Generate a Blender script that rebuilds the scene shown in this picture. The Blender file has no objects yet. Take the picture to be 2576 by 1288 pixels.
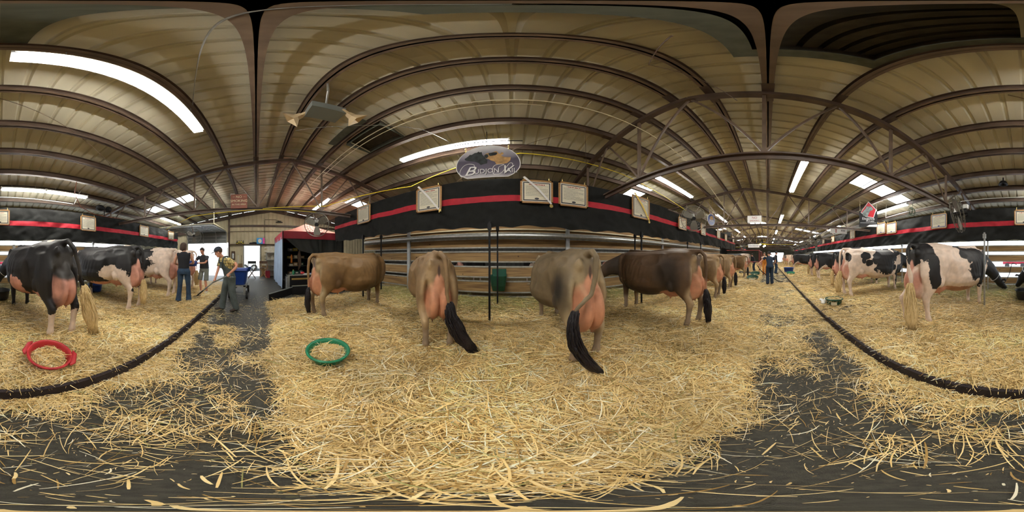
import bpy, math, random
import numpy as np
from mathutils import Vector, Matrix, noise as mnoise
R = math.radians
random.seed(7); rng = np.random.default_rng(7)
scene = bpy.context.scene
COL = scene.collection
CH = 1.5                                   # camera height

# ------------------------------------------------------------------ camera, world, exposure
cam_d = bpy.data.cameras.new('camera'); cam = bpy.data.objects.new('camera', cam_d); COL.objects.link(cam)
cam_d.type = 'PANO'; cam_d.panorama_type = 'EQUIRECTANGULAR'
cam_d.clip_start = 0.02; cam_d.clip_end = 300
cam.location = (0, 0, CH); cam.rotation_euler = (R(90), 0, 0)
scene.camera = cam
world = bpy.data.worlds.new('world'); scene.world = world; world.use_nodes = True
wbg = world.node_tree.nodes['Background']
wbg.inputs[0].default_value = (0.86, 0.93, 1.0, 1); wbg.inputs[1].default_value = 2.6
vs = scene.view_settings
vs.view_transform = 'Standard'; vs.look = 'None'; vs.gamma = 1; vs.use_curve_mapping = False
vs.exposure = 0.98
scene.cycles.use_light_tree = True
scene.cycles.max_bounces = 6; scene.cycles.diffuse_bounces = 4; scene.cycles.glossy_bounces = 3
scene.cycles.transparent_max_bounces = 8; scene.cycles.caustics_reflective = False; scene.cycles.caustics_refractive = False
scene.cycles.sample_clamp_indirect = 6
TUBE_E = 44.0        # fluorescent tube glow
SKY_E = 3.2          # daylight through the translucent roof panels

# ------------------------------------------------------------------ pixel helpers (photo pixels -> directions)
def az(x): return R((x - 1288) * 0.139752)
def el(y): return R((644 - y) * 0.139752)
def on_y(x, y, Y):                          # point on the plane Y = const
    a = az(x); d = Y / math.cos(a)
    return Vector((d * math.sin(a), Y, CH + d * math.tan(el(y))))
def on_d(x, y, d):
    a = az(x); return Vector((d * math.sin(a), d * math.cos(a), CH + d * math.tan(el(y))))
def on_z(x, y, z):
    d = (z - CH) / math.tan(el(y)); return on_d(x, y, d)

# ------------------------------------------------------------------ materials
def new_mat(name):
    m = bpy.data.materials.new(name); m.use_nodes = True
    nt = m.node_tree; return m, nt, nt.nodes['Principled BSDF']
def c4(c): return (c[0], c[1], c[2], 1)
def mat(name, col, rough=.6, metal=0., var=0., scale=8., bump=0., bscale=40., spec=.4, col2=None, stretch=None, sheen=0.):
    m, nt, b = new_mat(name); N = nt.nodes; L = nt.links
    b.inputs['Base Color'].default_value = c4(col); b.inputs['Roughness'].default_value = rough
    b.inputs['Metallic'].default_value = metal; b.inputs['Specular IOR Level'].default_value = spec
    if sheen: b.inputs['Sheen Weight'].default_value = sheen
    tc = None
    if var or col2 or bump:
        tc = N.new('ShaderNodeTexCoord'); src = tc.outputs['Object']
        if stretch:
            mp = N.new('ShaderNodeMapping'); mp.inputs['Scale'].default_value = stretch
            L.new(src, mp.inputs['Vector']); src = mp.outputs[0]
    if var or col2:
        n = N.new('ShaderNodeTexNoise'); n.inputs['Scale'].default_value = scale; n.inputs['Detail'].default_value = 5
        L.new(src, n.inputs['Vector'])
        r = N.new('ShaderNodeValToRGB'); r.color_ramp.elements[0].position = .32; r.color_ramp.elements[1].position = .68
        a = col2 if col2 else tuple(x * (1 - var) for x in col)
        z = col if col2 else tuple(min(1, x * (1 + var)) for x in col)
        r.color_ramp.elements[0].color = c4(a); r.color_ramp.elements[1].color = c4(z)
        L.new(n.outputs['Fac'], r.inputs[0]); L.new(r.outputs[0], b.inputs['Base Color'])
    if bump:
        n2 = N.new('ShaderNodeTexNoise'); n2.inputs['Scale'].default_value = bscale; n2.inputs['Detail'].default_value = 4
        L.new(src, n2.inputs['Vector'])
        bp = N.new('ShaderNodeBump'); bp.inputs['Strength'].default_value = bump; bp.inputs['Distance'].default_value = .02
        L.new(n2.outputs['Fac'], bp.inputs['Height']); L.new(bp.outputs[0], b.inputs['Normal'])
    return m
def emit(name, col, s):
    m, nt, b = new_mat(name); b.inputs['Base Color'].default_value = c4(col)
    b.inputs['Emission Color'].default_value = c4(col); b.inputs['Emission Strength'].default_value = s
    return m

M = {}
M['roof'] = mat('roof_sheet', (.54, .505, .385), .55, var=.22, scale=1.3, stretch=(1, .25, 1))
M['steel_brown'] = mat('brown_steel', (.078, .050, .036), .45, var=.3, scale=3)
M['steel_light'] = mat('brown_steel_pale', (.125, .085, .058), .5, var=.25, scale=4)  # paler brown, also on the lower joist flanges
M['wall_cream'] = mat('cream_sheet', (.56, .50, .33), .6, var=.12, scale=2)
M['wall_dark'] = mat('dark_sheet', (.06, .06, .055), .7, var=.2, scale=2)
M['wall_grey'] = mat('grey_sheet', (.20, .20, .16), .7, var=.15, scale=2)
M['floor'] = mat('rubber_floor', (.040, .037, .027), .55, var=.35, scale=30, bump=.5, bscale=260)
M['outside'] = mat('outside_paving', (.55, .56, .58), .9, var=.1)
M['curb'] = mat('black_board', (.016, .009, .011), .75, var=.3, scale=20, bump=.4, bscale=90)
M['cloth'] = mat('black_cloth', (.0155, .016, .0155), .75, var=.15, scale=6, bump=.12, bscale=14, spec=.12)
M['stripe'] = mat('red_cloth', (.42, .012, .028), .65, var=.12, scale=9, bump=.12, bscale=18)
M['galv'] = mat('galvanised', (.42, .43, .42), .38, metal=.75, var=.15, scale=12)
M['galv_dull'] = mat('galvanised_dull', (.33, .33, .30), .5, metal=.4, var=.2, scale=9)
M['cream_tube'] = mat('cream_tube', (.62, .56, .38), .45)
M['black_metal'] = mat('black_metal', (.009, .009, .010), .5, spec=.2)
M['grey_metal'] = mat('grey_metal', (.20, .22, .21), .45, metal=.3)
M['white_paint'] = mat('white_paint', (.75, .76, .74), .5)
M['plaster'] = mat('plaster', (.70, .66, .55), .8, var=.1)
M['brass'] = mat('brass', (.62, .48, .17), .35, metal=.8)
M['oak'] = mat('oak_frame', (.40, .22, .085), .4, var=.25, scale=10, stretch=(1, 1, 6))
M['mat_white'] = mat('mat_board', (.72, .70, .62), .7)
M['mat_dark'] = mat('mat_dark', (.03, .033, .045), .6)
M['paper'] = mat('certificate_paper', (.74, .70, .56), .6)
M['ink'] = mat('ink', (.06, .06, .07), .7)
M['ink_red'] = mat('ink_red', (.33, .02, .03), .7)
M['ribbon'] = mat('white_ribbon', (.78, .77, .76), .35)
M['ribbon_y'] = mat('yellow_ribbon', (.80, .55, .03), .4)
M['yellow'] = mat('yellow_line', (.75, .60, .03), .5)
M['orange'] = mat('orange_plastic', (.75, .22, .02), .45)
M['hose_red'] = mat('red_brown_hose', (.22, .07, .04), .5)
M['hose_black'] = mat('black_hose', (.012, .012, .014), .4)
M['hose_green'] = mat('green_hose', (.05, .10, .05), .5)
M['pipe_red'] = mat('pipe_red', (.22, .030, .025), .45, var=.2, scale=8)
M['tub_red'] = mat('red_rubber', (.40, .022, .028), .42, var=.12, scale=9)
M['tub_green'] = mat('green_plastic', (.010, .16, .075), .38, var=.12, scale=9)
M['tub_dgreen'] = mat('dark_green_plastic', (.010, .068, .040), .4)
M['tub_blue'] = mat('blue_plastic', (.012, .045, .24), .35)
M['tub_black'] = mat('black_rubber', (.014, .016, .017), .45)
M['white_cloth'] = mat('white_cloth', (.8, .8, .78), .7)
M['tent_red'] = mat('tent_red', (.30, .018, .035), .6, var=.1, scale=3)
M['tent_top'] = mat('tent_top', (.60, .22, .17), .6, var=.12, scale=3)
M['tent_blue'] = mat('tent_side_blue', (.26, .34, .46), .7, var=.1, scale=3)
M['tent_black'] = mat('tent_black', (.016, .019, .018), .65, sheen=.05)
M['tire'] = mat('tire', (.02, .02, .02), .8)
M['skin'] = mat('skin', (.60, .33, .23), .5, var=.08, scale=20)
M['skin_red'] = mat('skin_sunburnt', (.56, .27, .18), .5, var=.08, scale=20)
M['hair_brown'] = mat('hair_brown', (.055, .030, .016), .5, var=.4, scale=60, stretch=(4, 4, .6), bump=.6, bscale=80)
M['hair_dark'] = mat('hair_dark', (.035, .025, .02), .5, var=.4, scale=60, bump=.5, bscale=80)
M['top_black'] = mat('black_knit', (.012, .013, .018), .85, bump=.3, bscale=80)
M['jeans'] = mat('blue_jeans', (.030, .065, .12), .8, col2=(.012, .026, .055), scale=5, bump=.3, bscale=120)
M['coverall'] = mat('navy_coverall', (.012, .026, .052), .8, var=.25, scale=6, bump=.3, bscale=100)
M['overalls'] = mat('hickory_denim', (.085, .105, .105), .85, col2=(.05, .062, .06), scale=7, bump=.3, bscale=120)
M['shorts'] = mat('grey_shorts', (.20, .22, .20), .85, var=.1)
M['shirt_grey'] = mat('charcoal_shirt', (.03, .032, .038), .8, bump=.2)
M['shoe'] = mat('brown_shoe', (.035, .022, .014), .6)
M['cap'] = mat('dark_cap', (.020, .028, .045), .7)
M['denim_light'] = mat('grey_bill', (.30, .32, .33), .7)
M['orange_bib'] = mat('orange_bib', (.60, .22, .03), .7)
M['white_shoe'] = mat('white_shoe', (.6, .6, .58), .6)
M['wood_dark'] = mat('dark_wood', (.09, .045, .02), .5, var=.3)
M['hair_cream'] = mat('cream_tail_hair', (.80, .62, .33), .6, col2=(.55, .38, .16), scale=40, stretch=(3, 3, .25), bump=.7, bscale=60)
M['hair_black'] = mat('black_tail_hair', (.014, .009, .012), .45, col2=(.004, .003, .004), scale=40, stretch=(3, 3, .25), bump=.7, bscale=60)
M['hoof'] = mat('hoof', (.10, .08, .06), .5)
M['eye'] = mat('eye', (.01, .008, .006), .15)
M['tube'] = emit('fluorescent_tube', (1.0, .97, .90), TUBE_E)
M['skylight'] = emit('translucent_panel', (.92, .96, 1.0), SKY_E)
M['bulb'] = emit('work_bulb', (1.0, .72, .36), 60)
M['bulb_white'] = emit('small_lamp', (1.0, .95, .9), 12)

def board_mat():
    m, nt, b = new_mat('pine_boards'); N = nt.nodes; L = nt.links
    tc = N.new('ShaderNodeTexCoord'); mp = N.new('ShaderNodeMapping'); mp.inputs['Scale'].default_value = (.7, 8, 14)
    L.new(tc.outputs['Object'], mp.inputs[0])
    n = N.new('ShaderNodeTexNoise'); n.inputs['Scale'].default_value = 1.6; n.inputs['Detail'].default_value = 7; n.inputs['Distortion'].default_value = .6
    L.new(mp.outputs[0], n.inputs[0])
    r = N.new('ShaderNodeValToRGB'); e = r.color_ramp.elements
    e[0].position = .3; e[0].color = (.135, .072, .026, 1); e[1].position = .72; e[1].color = (.37, .235, .095, 1)
    L.new(n.outputs['Fac'], r.inputs[0])
    v = N.new('ShaderNodeTexVoronoi'); v.inputs['Scale'].default_value = 3.2; L.new(tc.outputs['Object'], v.inputs[0])
    kr = N.new('ShaderNodeMapRange'); kr.inputs[1].default_value = .05; kr.inputs[2].default_value = .10; L.new(v.outputs['Distance'], kr.inputs[0])
    mx = N.new('ShaderNodeMix'); mx.data_type = 'RGBA'; mx.inputs['A'].default_value = (.05, .022, .01, 1)
    L.new(kr.outputs[0], mx.inputs['Factor']); L.new(r.outputs[0], mx.inputs['B']); L.new(mx.outputs['Result'], b.inputs['Base Color'])
    b.inputs['Roughness'].default_value = .7
    return m
M['pine'] = board_mat()

def plaid_mat():
    m, nt, b = new_mat('yellow_plaid'); N = nt.nodes; L = nt.links
    tc = N.new('ShaderNodeTexCoord'); prev = None
    sx = N.new('ShaderNodeSeparateXYZ'); L.new(tc.outputs['Object'], sx.inputs[0])
    fac = None
    for ax, sc in ((0, 14), (1, 14), (2, 13)):
        a = N.new('ShaderNodeMath'); a.operation = 'MULTIPLY'; a.inputs[1].default_value = sc; L.new(sx.outputs[ax], a.inputs[0])
        f = N.new('ShaderNodeMath'); f.operation = 'FRACT'; L.new(a.outputs[0], f.inputs[0])
        g = N.new('ShaderNodeMath'); g.operation = 'LESS_THAN'; g.inputs[1].default_value = .13; L.new(f.outputs[0], g.inputs[0])
        if fac is None: fac = g
        else:
            k = N.new('ShaderNodeMath'); k.operation = 'MAXIMUM'; L.new(fac.outputs[0], k.inputs[0]); L.new(g.outputs[0], k.inputs[1]); fac = k
    mx = N.new('ShaderNodeMix'); mx.data_type = 'RGBA'; mx.inputs['A'].default_value = (.62, .50, .20, 1); mx.inputs['B'].default_value = (.05, .045, .03, 1)
    L.new(fac.outputs[0], mx.inputs['Factor']); L.new(mx.outputs['Result'], b.inputs['Base Color']); b.inputs['Roughness'].default_value = .8
    return m
M['plaid'] = plaid_mat()

def bed_mat(name, c1, c2, c3):
    m, nt, b = new_mat(name); N = nt.nodes; L = nt.links
    tc = N.new('ShaderNodeTexCoord'); prev = None
    for k, (ang, sc) in enumerate(((20, 1.0), (75, 1.25), (140, .9), (105, 1.5))):
        mp = N.new('ShaderNodeMapping'); mp.inputs['Rotation'].default_value = (0, 0, R(ang)); mp.inputs['Scale'].default_value = (14 * sc, 120 * sc, 10)
        L.new(tc.outputs['Object'], mp.inputs[0])
        n = N.new('ShaderNodeTexNoise'); n.inputs['Scale'].default_value = 1; n.inputs['Detail'].default_value = 2; n.inputs['Distortion'].default_value = .5
        L.new(mp.outputs[0], n.inputs[0])
        if prev is None: prev = n.outputs['Fac']
        else:
            x = N.new('ShaderNodeMath'); x.operation = 'MAXIMUM'; L.new(prev, x.inputs[0]); L.new(n.outputs['Fac'], x.inputs[1]); prev = x.outputs[0]
    r = N.new('ShaderNodeValToRGB'); e = r.color_ramp.elements
    e[0].position = .52; e[0].color = c4(c1); e[1].position = .74; e[1].color = c4(c3); q = e.new(.62); q.color = c4(c2)
    L.new(prev, r.inputs[0]); L.new(r.outputs[0], b.inputs['Base Color']); b.inputs['Roughness'].default_value = .75
    bp = N.new('ShaderNodeBump'); bp.inputs['Strength'].default_value = .8; bp.inputs['Distance'].default_value = .02
    L.new(prev, bp.inputs['Height']); L.new(bp.outputs[0], b.inputs['Normal'])
    return m
M['bed'] = bed_mat('straw_bed', (.10, .058, .018), (.50, .36, .15), (.86, .70, .38))
def blade_mat():
    m, nt, b = new_mat('straw_blades'); N = nt.nodes; L = nt.links
    a = N.new('ShaderNodeAttribute'); a.attribute_name = 'col'
    L.new(a.outputs['Color'], b.inputs['Base Color']); b.inputs['Roughness'].default_value = .5; b.inputs['Specular IOR Level'].default_value = .35
    return m
M['blade'] = blade_mat(); M['cage'] = mat('fan_cage', (.15, .145, .12), .45, metal=.5)

def coat(name, base, layers, rough=.58):
    """layers: (colour, [(cx,cy,cz,rx,ry,rz)..], softness, edge noise)"""
    m, nt, b = new_mat(name); N = nt.nodes; L = nt.links
    tc = N.new('ShaderNodeTexCoord')
    nz = N.new('ShaderNodeTexNoise'); nz.inputs['Scale'].default_value = 6.5; nz.inputs['Detail'].default_value = 5; nz.inputs['Roughness'].default_value = .6
    L.new(tc.outputs['Object'], nz.inputs[0])
    n0 = N.new('ShaderNodeMath'); n0.operation = 'SUBTRACT'; n0.inputs[1].default_value = .5; L.new(nz.outputs['Fac'], n0.inputs[0])
    # fine coat variation
    nf = N.new('ShaderNodeTexNoise'); nf.inputs['Scale'].default_value = 9; nf.inputs['Detail'].default_value = 6; L.new(tc.outputs['Object'], nf.inputs[0])
    cur = N.new('ShaderNodeRGB'); cur.outputs[0].default_value = c4(base); cur = cur.outputs[0]
    for colr, blobs, soft, amt in layers:
        prev = None
        for (cx, cy, cz, rx, ry, rz) in blobs:
            mp = N.new('ShaderNodeMapping'); mp.vector_type = 'TEXTURE'
            mp.inputs['Location'].default_value = (cx, cy, cz); mp.inputs['Scale'].default_value = (rx, ry, rz)
            L.new(tc.outputs['Object'], mp.inputs[0])
            ln = N.new('ShaderNodeVectorMath'); ln.operation = 'LENGTH'; L.new(mp.outputs[0], ln.inputs[0])
            o = ln.outputs['Value']
            if prev is None: prev = o
            else:
                mn = N.new('ShaderNodeMath'); mn.operation = 'SMOOTH_MIN' if soft > .1 else 'MINIMUM'; mn.inputs[2].default_value = .2
                L.new(prev, mn.inputs[0]); L.new(o, mn.inputs[1]); prev = mn.outputs[0]
        ad = N.new('ShaderNodeMath'); ad.operation = 'MULTIPLY_ADD'; ad.inputs[1].default_value = amt
        L.new(n0.outputs[0], ad.inputs[0]); L.new(prev, ad.inputs[2])
        mr = N.new('ShaderNodeMapRange'); mr.interpolation_type = 'SMOOTHSTEP'
        mr.inputs[1].default_value = 1 - soft; mr.inputs[2].default_value = 1 + soft; mr.inputs[3].default_value = 1; mr.inputs[4].default_value = 0
        L.new(ad.outputs[0], mr.inputs[0])
        mx = N.new('ShaderNodeMix'); mx.data_type = 'RGBA'; L.new(mr.outputs[0], mx.inputs['Factor']); L.new(cur, mx.inputs['A']); mx.inputs['B'].default_value = c4(colr)
        cur = mx.outputs['Result']
    vr = N.new('ShaderNodeMapRange'); vr.inputs[1].default_value = .3; vr.inputs[2].default_value = .7; vr.inputs[3].default_value = .82; vr.inputs[4].default_value = 1.12
    L.new(nf.outputs['Fac'], vr.inputs[0])
    sc = N.new('ShaderNodeVectorMath'); sc.operation = 'SCALE'; L.new(cur, sc.inputs[0]); L.new(vr.outputs[0], sc.inputs['Scale'])
    L.new(sc.outputs[0], b.inputs['Base Color']); b.inputs['Roughness'].default_value = rough; b.inputs['Specular IOR Level'].default_value = .36
    bp = N.new('ShaderNodeBump'); bp.inputs['Strength'].default_value = .18; bp.inputs['Distance'].default_value = .02
    L.new(nf.outputs['Fac'], bp.inputs['Height']); L.new(bp.outputs[0], b.inputs['Normal'])
    return m

# ------------------------------------------------------------------ mesh helpers
def frame(d):
    d = Vector(d).normalized(); up = Vector((0, 0, 1)) if abs(d.z) < .93 else Vector((1, 0, 0))
    u = d.cross(up).normalized(); return u, u.cross(d).normalized()
class MB:
    def __init__(s): s.v = []; s.f = []; s.m = []
    def add(s, vs_, fs, mi=0):
        b = len(s.v); s.v += [tuple(p) for p in vs_]; s.f += [tuple(i + b for i in f) for f in fs]; s.m += [mi] * len(fs); return s
    def box(s, c, h, mi=0, rot=None):
        c = Vector(c); P = []
        for z in (-1, 1):
            for y in (-1, 1):
                for x in (-1, 1):
                    q = Vector((x * h[0], y * h[1], z * h[2]))
                    if rot is not None: q = rot @ q
                    P.append(c + q)
        return s.add(P, [(0, 2, 3, 1), (4, 5, 7, 6), (0, 1, 5, 4), (2, 6, 7, 3), (0, 4, 6, 2), (1, 3, 7, 5)], mi)
    def bb(s, a, b, mi=0):
        return s.box([(a[i] + b[i]) / 2 for i in range(3)], [abs(b[i] - a[i]) / 2 for i in range(3)], mi)
    def bar(s, p0, p1, w, t, mi=0, up=(0, 0, 1)):
        p0 = Vector(p0); p1 = Vector(p1); d = (p1 - p0); L = d.length; d.normalize(); up = Vector(up)
        if abs(d.dot(up)) > .98: up = Vector((1, 0, 0))
        u = d.cross(up).normalized(); w2 = u.cross(d)
        rot = Matrix((d, u, w2)).transposed()
        return s.box((p0 + p1) / 2, (L / 2, w / 2, t / 2), mi, rot)
    def loft(s, secs, n=12, mi=0, cap=True, e=1.0):
        """secs: (centre, u half-axis vec, v half-axis vec)"""
        P = []; k = len(secs)
        for c, u, v in secs:
            c = Vector(c); u = Vector(u); v = Vector(v)
            for i in range(n):
                a = 2 * math.pi * i / n; ca, sa = math.cos(a), math.sin(a)
                if e != 1: ca = math.copysign(abs(ca) ** e, ca); sa = math.copysign(abs(sa) ** e, sa)
                P.append(c + u * ca + v * sa)
        F = []
        for j in range(k - 1):
            for i in range(n):
                a = j * n + i; b = j * n + (i + 1) % n; F.append((a, b, b + n, a + n))
        if cap:
            F.append(tuple(range(n - 1, -1, -1))); F.append(tuple((k - 1) * n + i for i in range(n)))
        return s.add(P, F, mi)
    def tube(s, pts, r, n=8, mi=0, cap=True):
        pts = [Vector(p) for p in pts]; k = len(pts)
        rr = r if isinstance(r, (list, tuple)) else [r] * k
        secs = []; pu = None
        for i, p in enumerate(pts):
            d = pts[min(i + 1, k - 1)] - pts[max(i - 1, 0)]
            if d.length < 1e-9: d = Vector((0, 0, 1))
            d.normalize()
            if pu is None: u, v = frame(d)
            else:
                u = (pu - d * pu.dot(d)); u = u.normalized() if u.length > 1e-6 else frame(d)[0]; v = d.cross(u) * -1
            v = u.cross(d); pu = u
            secs.append((p, u * rr[i], v * rr[i]))
        return s.loft(secs, n, mi, cap)
    def cyl(s, p0, p1, r, n=12, mi=0, r2=None): return s.tube([p0, p1], [r, r if r2 is None else r2], n, mi)
    def ell(s, c, r, n=12, m=8, mi=0, rot=None):
        c = Vector(c); P = []; F = []
        for j in range(1, m):
            t = math.pi * j / m
            for i in range(n):
                a = 2 * math.pi * i / n
                q = Vector((r[0] * math.sin(t) * math.cos(a), r[1] * math.sin(t) * math.sin(a), r[2] * math.cos(t)))
                if rot is not None: q = rot @ q
                P.append(c + q)
        for j in range(m - 2):
            for i in range(n):
                a = j * n + i; b = j * n + (i + 1) % n; F.append((a, a + n, b + n, b))
        t0 = len(P); zt = Vector((0, 0, r[2])); zb = Vector((0, 0, -r[2]))
        if rot is not None: zt = rot @ zt; zb = rot @ zb
        P += [c + zt, c + zb]
        for i in range(n):
            F.append((t0, i, (i + 1) % n)); F.append((t0 + 1, (m - 2) * n + (i + 1) % n, (m - 2) * n + i))
        return s.add(P, F, mi)
    def lathe(s, c, prof, n=24, mi=0):
        P = []; F = []; k = len(prof); c = Vector(c)
        for r, z in prof:
            for i in range(n):
                a = 2 * math.pi * i / n; P.append(c + Vector((r * math.cos(a), r * math.sin(a), z)))
        for j in range(k - 1):
            for i in range(n):
                a = j * n + i; b = j * n + (i + 1) % n; F.append((a, b, b + n, a + n))
        return s.add(P, F, mi)
    def prism(s, pts, t, mi=0, o=(0, 0, 0), ux=(1, 0, 0), uy=(0, 0, 1)):
        """outline pts (a,b) in plane ux,uy extruded by thickness along normal"""
        o = Vector(o); ux = Vector(ux); uy = Vector(uy); nn = ux.cross(uy).normalized() * t; k = len(pts)
        P = [o + ux * a + uy * b for a, b in pts]; P += [p + nn for p in P]
        F = [tuple(range(k - 1, -1, -1)), tuple(range(k, 2 * k))] + [(i, (i + 1) % k, (i + 1) % k + k, i + k) for i in range(k)]
        return s.add(P, F, mi)
    def ring(s, c, rad, r, nrm, n=28, k=5, mi=0):
        u, v = frame(nrm); pts = [Vector(c) + (u * math.cos(a) + v * math.sin(a)) * rad for a in [2 * math.pi * i / n for i in range(n + 1)]]
        return s.tube(pts, r, k, mi, cap=False)
    def build(s, name, mats, parent=None, smooth=False, **kw):
        me = bpy.data.meshes.new(name); off = Vector((0, 0, 0))
        if parent is not None: off = root_loc(parent)
        vv = s.v if off.length == 0 else [(p[0] - off.x, p[1] - off.y, p[2] - off.z) for p in s.v]
        me.from_pydata(vv, [], s.f)
        if not isinstance(mats, (list, tuple)): mats = [mats]
        for m_ in mats: me.materials.append(m_)
        if len(mats) > 1: me.polygons.foreach_set('material_index', s.m)
        me.update()
        if smooth: me.polygons.foreach_set('use_smooth', [True] * len(me.polygons))
        o = bpy.data.objects.new(name, me); COL.objects.link(o)
        if parent is not None: o.parent = parent
        for k_, v_ in kw.items(): o[k_] = v_
        return o
def root_loc(o):
    p = Vector(o.location)
    while o.parent is not None: o = o.parent; p += Vector(o.location)
    return p
def thing(name, label, cat, loc=(0, 0, 0), group=None):
    o = bpy.data.objects.new(name, None); COL.objects.link(o); o.location = loc; o.empty_display_size = .1
    o['label'] = label; o['category'] = cat
    if group: o['group'] = group
    return o
def tag(o, label, cat, group=None, kind=None):
    o['label'] = label; o['category'] = cat
    if group: o['group'] = group
    if kind: o['kind'] = kind
    return o
def struct(o): o['kind'] = 'structure'; return o
def dup(root, loc=None, rotz=None, label=None, group=None, scale=None):
    def cp(o, par):
        c = o.copy(); COL.objects.link(c); c.parent = par
        for ch in list(o.children): cp(ch, c)
        return c
    r = cp(root, None)
    if loc is not None: r.location = loc
    if rotz is not None: r.rotation_euler = (0, 0, rotz)
    if label: r['label'] = label
    if group: r['group'] = group
    if scale: r.scale = (scale,) * 3
    return r
def organic(mb, name, material, parent, voxel=.02, smooth=4, fac=.5, local=True):
    """melt overlapping lofts into one continuous skin"""
    me = bpy.data.meshes.new(name); me.from_pydata(mb.v, [], mb.f); me.update()
    o = bpy.data.objects.new(name, me); COL.objects.link(o)
    r = o.modifiers.new('r', 'REMESH'); r.mode = 'VOXEL'; r.voxel_size = voxel; r.use_smooth_shade = True
    s = o.modifiers.new('s', 'SMOOTH'); s.iterations = smooth; s.factor = fac
    dg = bpy.context.evaluated_depsgraph_get(); dg.update()
    me2 = bpy.data.meshes.new_from_object(o.evaluated_get(dg)); me2.name = name
    o.modifiers.clear(); o.data = me2; bpy.data.meshes.remove(me)
    me2.materials.clear(); me2.materials.append(material)
    me2.polygons.foreach_set('use_smooth', [True] * len(me2.polygons))
    if parent is not None: o.parent = parent
    return o
def text_mb(txt, size, o, ux, uy, ext=.002, align='CENTER', sx=1.0):
    """writing as a mesh laid in the plane ux, uy"""
    cu = bpy.data.curves.new('t', 'FONT'); cu.body = txt; cu.size = size; cu.align_x = align; cu.extrude = ext; cu.resolution_u = 3
    ob = bpy.data.objects.new('t', cu); COL.objects.link(ob)
    dg = bpy.context.evaluated_depsgraph_get(); dg.update()
    me = bpy.data.meshes.new_from_object(ob.evaluated_get(dg))
    ux = Vector(ux).normalized(); uy = Vector(uy).normalized(); n = ux.cross(uy); o = Vector(o)
    mb = MB(); mb.add([o + ux * v.co.x * sx + uy * v.co.y + n * v.co.z for v in me.vertices], [tuple(p.vertices) for p in me.polygons])
    bpy.data.objects.remove(ob); bpy.data.curves.remove(cu); bpy.data.meshes.remove(me)
    return mb
def sm(a, b, x):
    t = np.clip((x - a) / (b - a), 0, 1); return t * t * (3 - 2 * t)
# ------------------------------------------------------------------ numeric noise
_perm = rng.random((256, 256))
def vnoise(x, y, f):
    x = np.asarray(x, float) * f + 100.3; y = np.asarray(y, float) * f + 57.7
    xi = np.floor(x).astype(int); yi = np.floor(y).astype(int); fx = x - xi; fy = y - yi
    fx = fx * fx * (3 - 2 * fx); fy = fy * fy * (3 - 2 * fy)
    g = lambda a, b: _perm[a % 256, b % 256]
    return (g(xi, yi) * (1 - fx) + g(xi + 1, yi) * fx) * (1 - fy) + (g(xi, yi + 1) * (1 - fx) + g(xi + 1, yi + 1) * fx) * fy
def fbm(x, y, f): return vnoise(x, y, f) * .55 + vnoise(x, y, f * 2.3) * .3 + vnoise(x, y, f * 5.1) * .15

X0, X1 = -12.0, 42.0            # end walls
YN, YP = -8.6, 10.8             # side walls
RY, RZ, RS = 1.1, CH + 3.62, .17   # ridge line, roof slope
def roofz(y): return RZ - RS * abs(y - RY)
PUR = [-8.1, -7.2, -6.3, -5.43, -4.53, -3.63, -2.73, -1.83, -.93, 0, .77, 1.34, 2.02, 2.94, 3.88, 4.76, 5.65, 6.55, 7.45, 8.35, 9.3, 10.2]
SKY = [(-7.6, -6.8), (4.6, 5.4), (16.8, 17.6), (29, 29.8)]
def is_sky(x, y):
    for a, b in SKY:
        if a <= x < b and (-5.5 < y < -2.8 or 4.6 < y < 5.6 or (x > 10 and .2 < y < 1.9 )): return True
    return False
def is_hole(x, y): return (-3.44 < x < -2.28 and 2.16 < y < 2.88) or (0 < x < 1.02 and -.78 < y < .1)

# ------------------------------------------------------------------ ceiling of ribbed sheets
def build_ceiling():
    ys = sorted(set([YN - .3, RY, YP + .3] + PUR + [-5.5, -2.8, 4.6, 5.6, 2.16, 2.88, -.78, .1, .2, 1.9]))
    xs = []; x = X0
    prof = [(0, 0), (.20, 0), (.225, .032), (.255, .032), (.28, 0)]; step = .28
    while x < X1:
        xs += [(x + a, z) for a, z in prof[:-1]]; x += step
    xs.append((x, 0))
    mb = MB(); vid = {}
    V = []; F = []
    for i, (xx, zz) in enumerate(xs):
        for j, yy in enumerate(ys): V.append((xx, yy, roofz(yy) + zz))
    ny = len(ys)
    for i in range(len(xs) - 1):
        xm = (xs[i][0] + xs[i + 1][0]) / 2
        for j in range(ny - 1):
            ym = (ys[j] + ys[j + 1]) / 2
            if is_sky(xm, ym) or is_hole(xm, ym): continue
            a = i * ny + j; F.append((a, a + 1, a + ny + 1, a + ny))
    mb.add(V, F); o = struct(mb.build('ceiling', M['roof']))
    n = 0
    for (a, b) in SKY:
        for (y0, y1) in [(-5.5, -2.8), (4.6, 5.6)] + ([(.2, 1.9)] if a > 10 else []):
            n += 1; m2 = MB()
            m2.add([(a - .05, y0, roofz(y0) + .03), (b + .05, y0, roofz(y0) + .03), (b + .05, y1, roofz(y1) + .03), (a - .05, y1, roofz(y1) + .03)], [(0, 1, 2, 3)])
            w = m2.build('window_%d' % n, M['skylight']); struct(w)
build_ceiling()

k = 0
for y in PUR:
    k += 1; m = MB(); zt = roofz(y) - .005; d = .17; w = .05 if y else .07
    # I-shaped joist: web and two flanges
    m.bb((X0, y - .012, zt - d), (X1, y + .012, zt)); m.bb((X0, y - w, zt - d), (X1, y + w, zt - d + .014), 1); m.bb((X0, y - w, zt - .012), (X1, y + w, zt))
    for x in (-4.93, 2.08, 7.6, 13.1): m.bb((x - .25, y - w - .008, zt - d - .008), (x + .25, y + w + .008, zt - d))
    struct(m.build('trim_%d' % k, [M['steel_brown'], M['steel_light']]))

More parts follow.
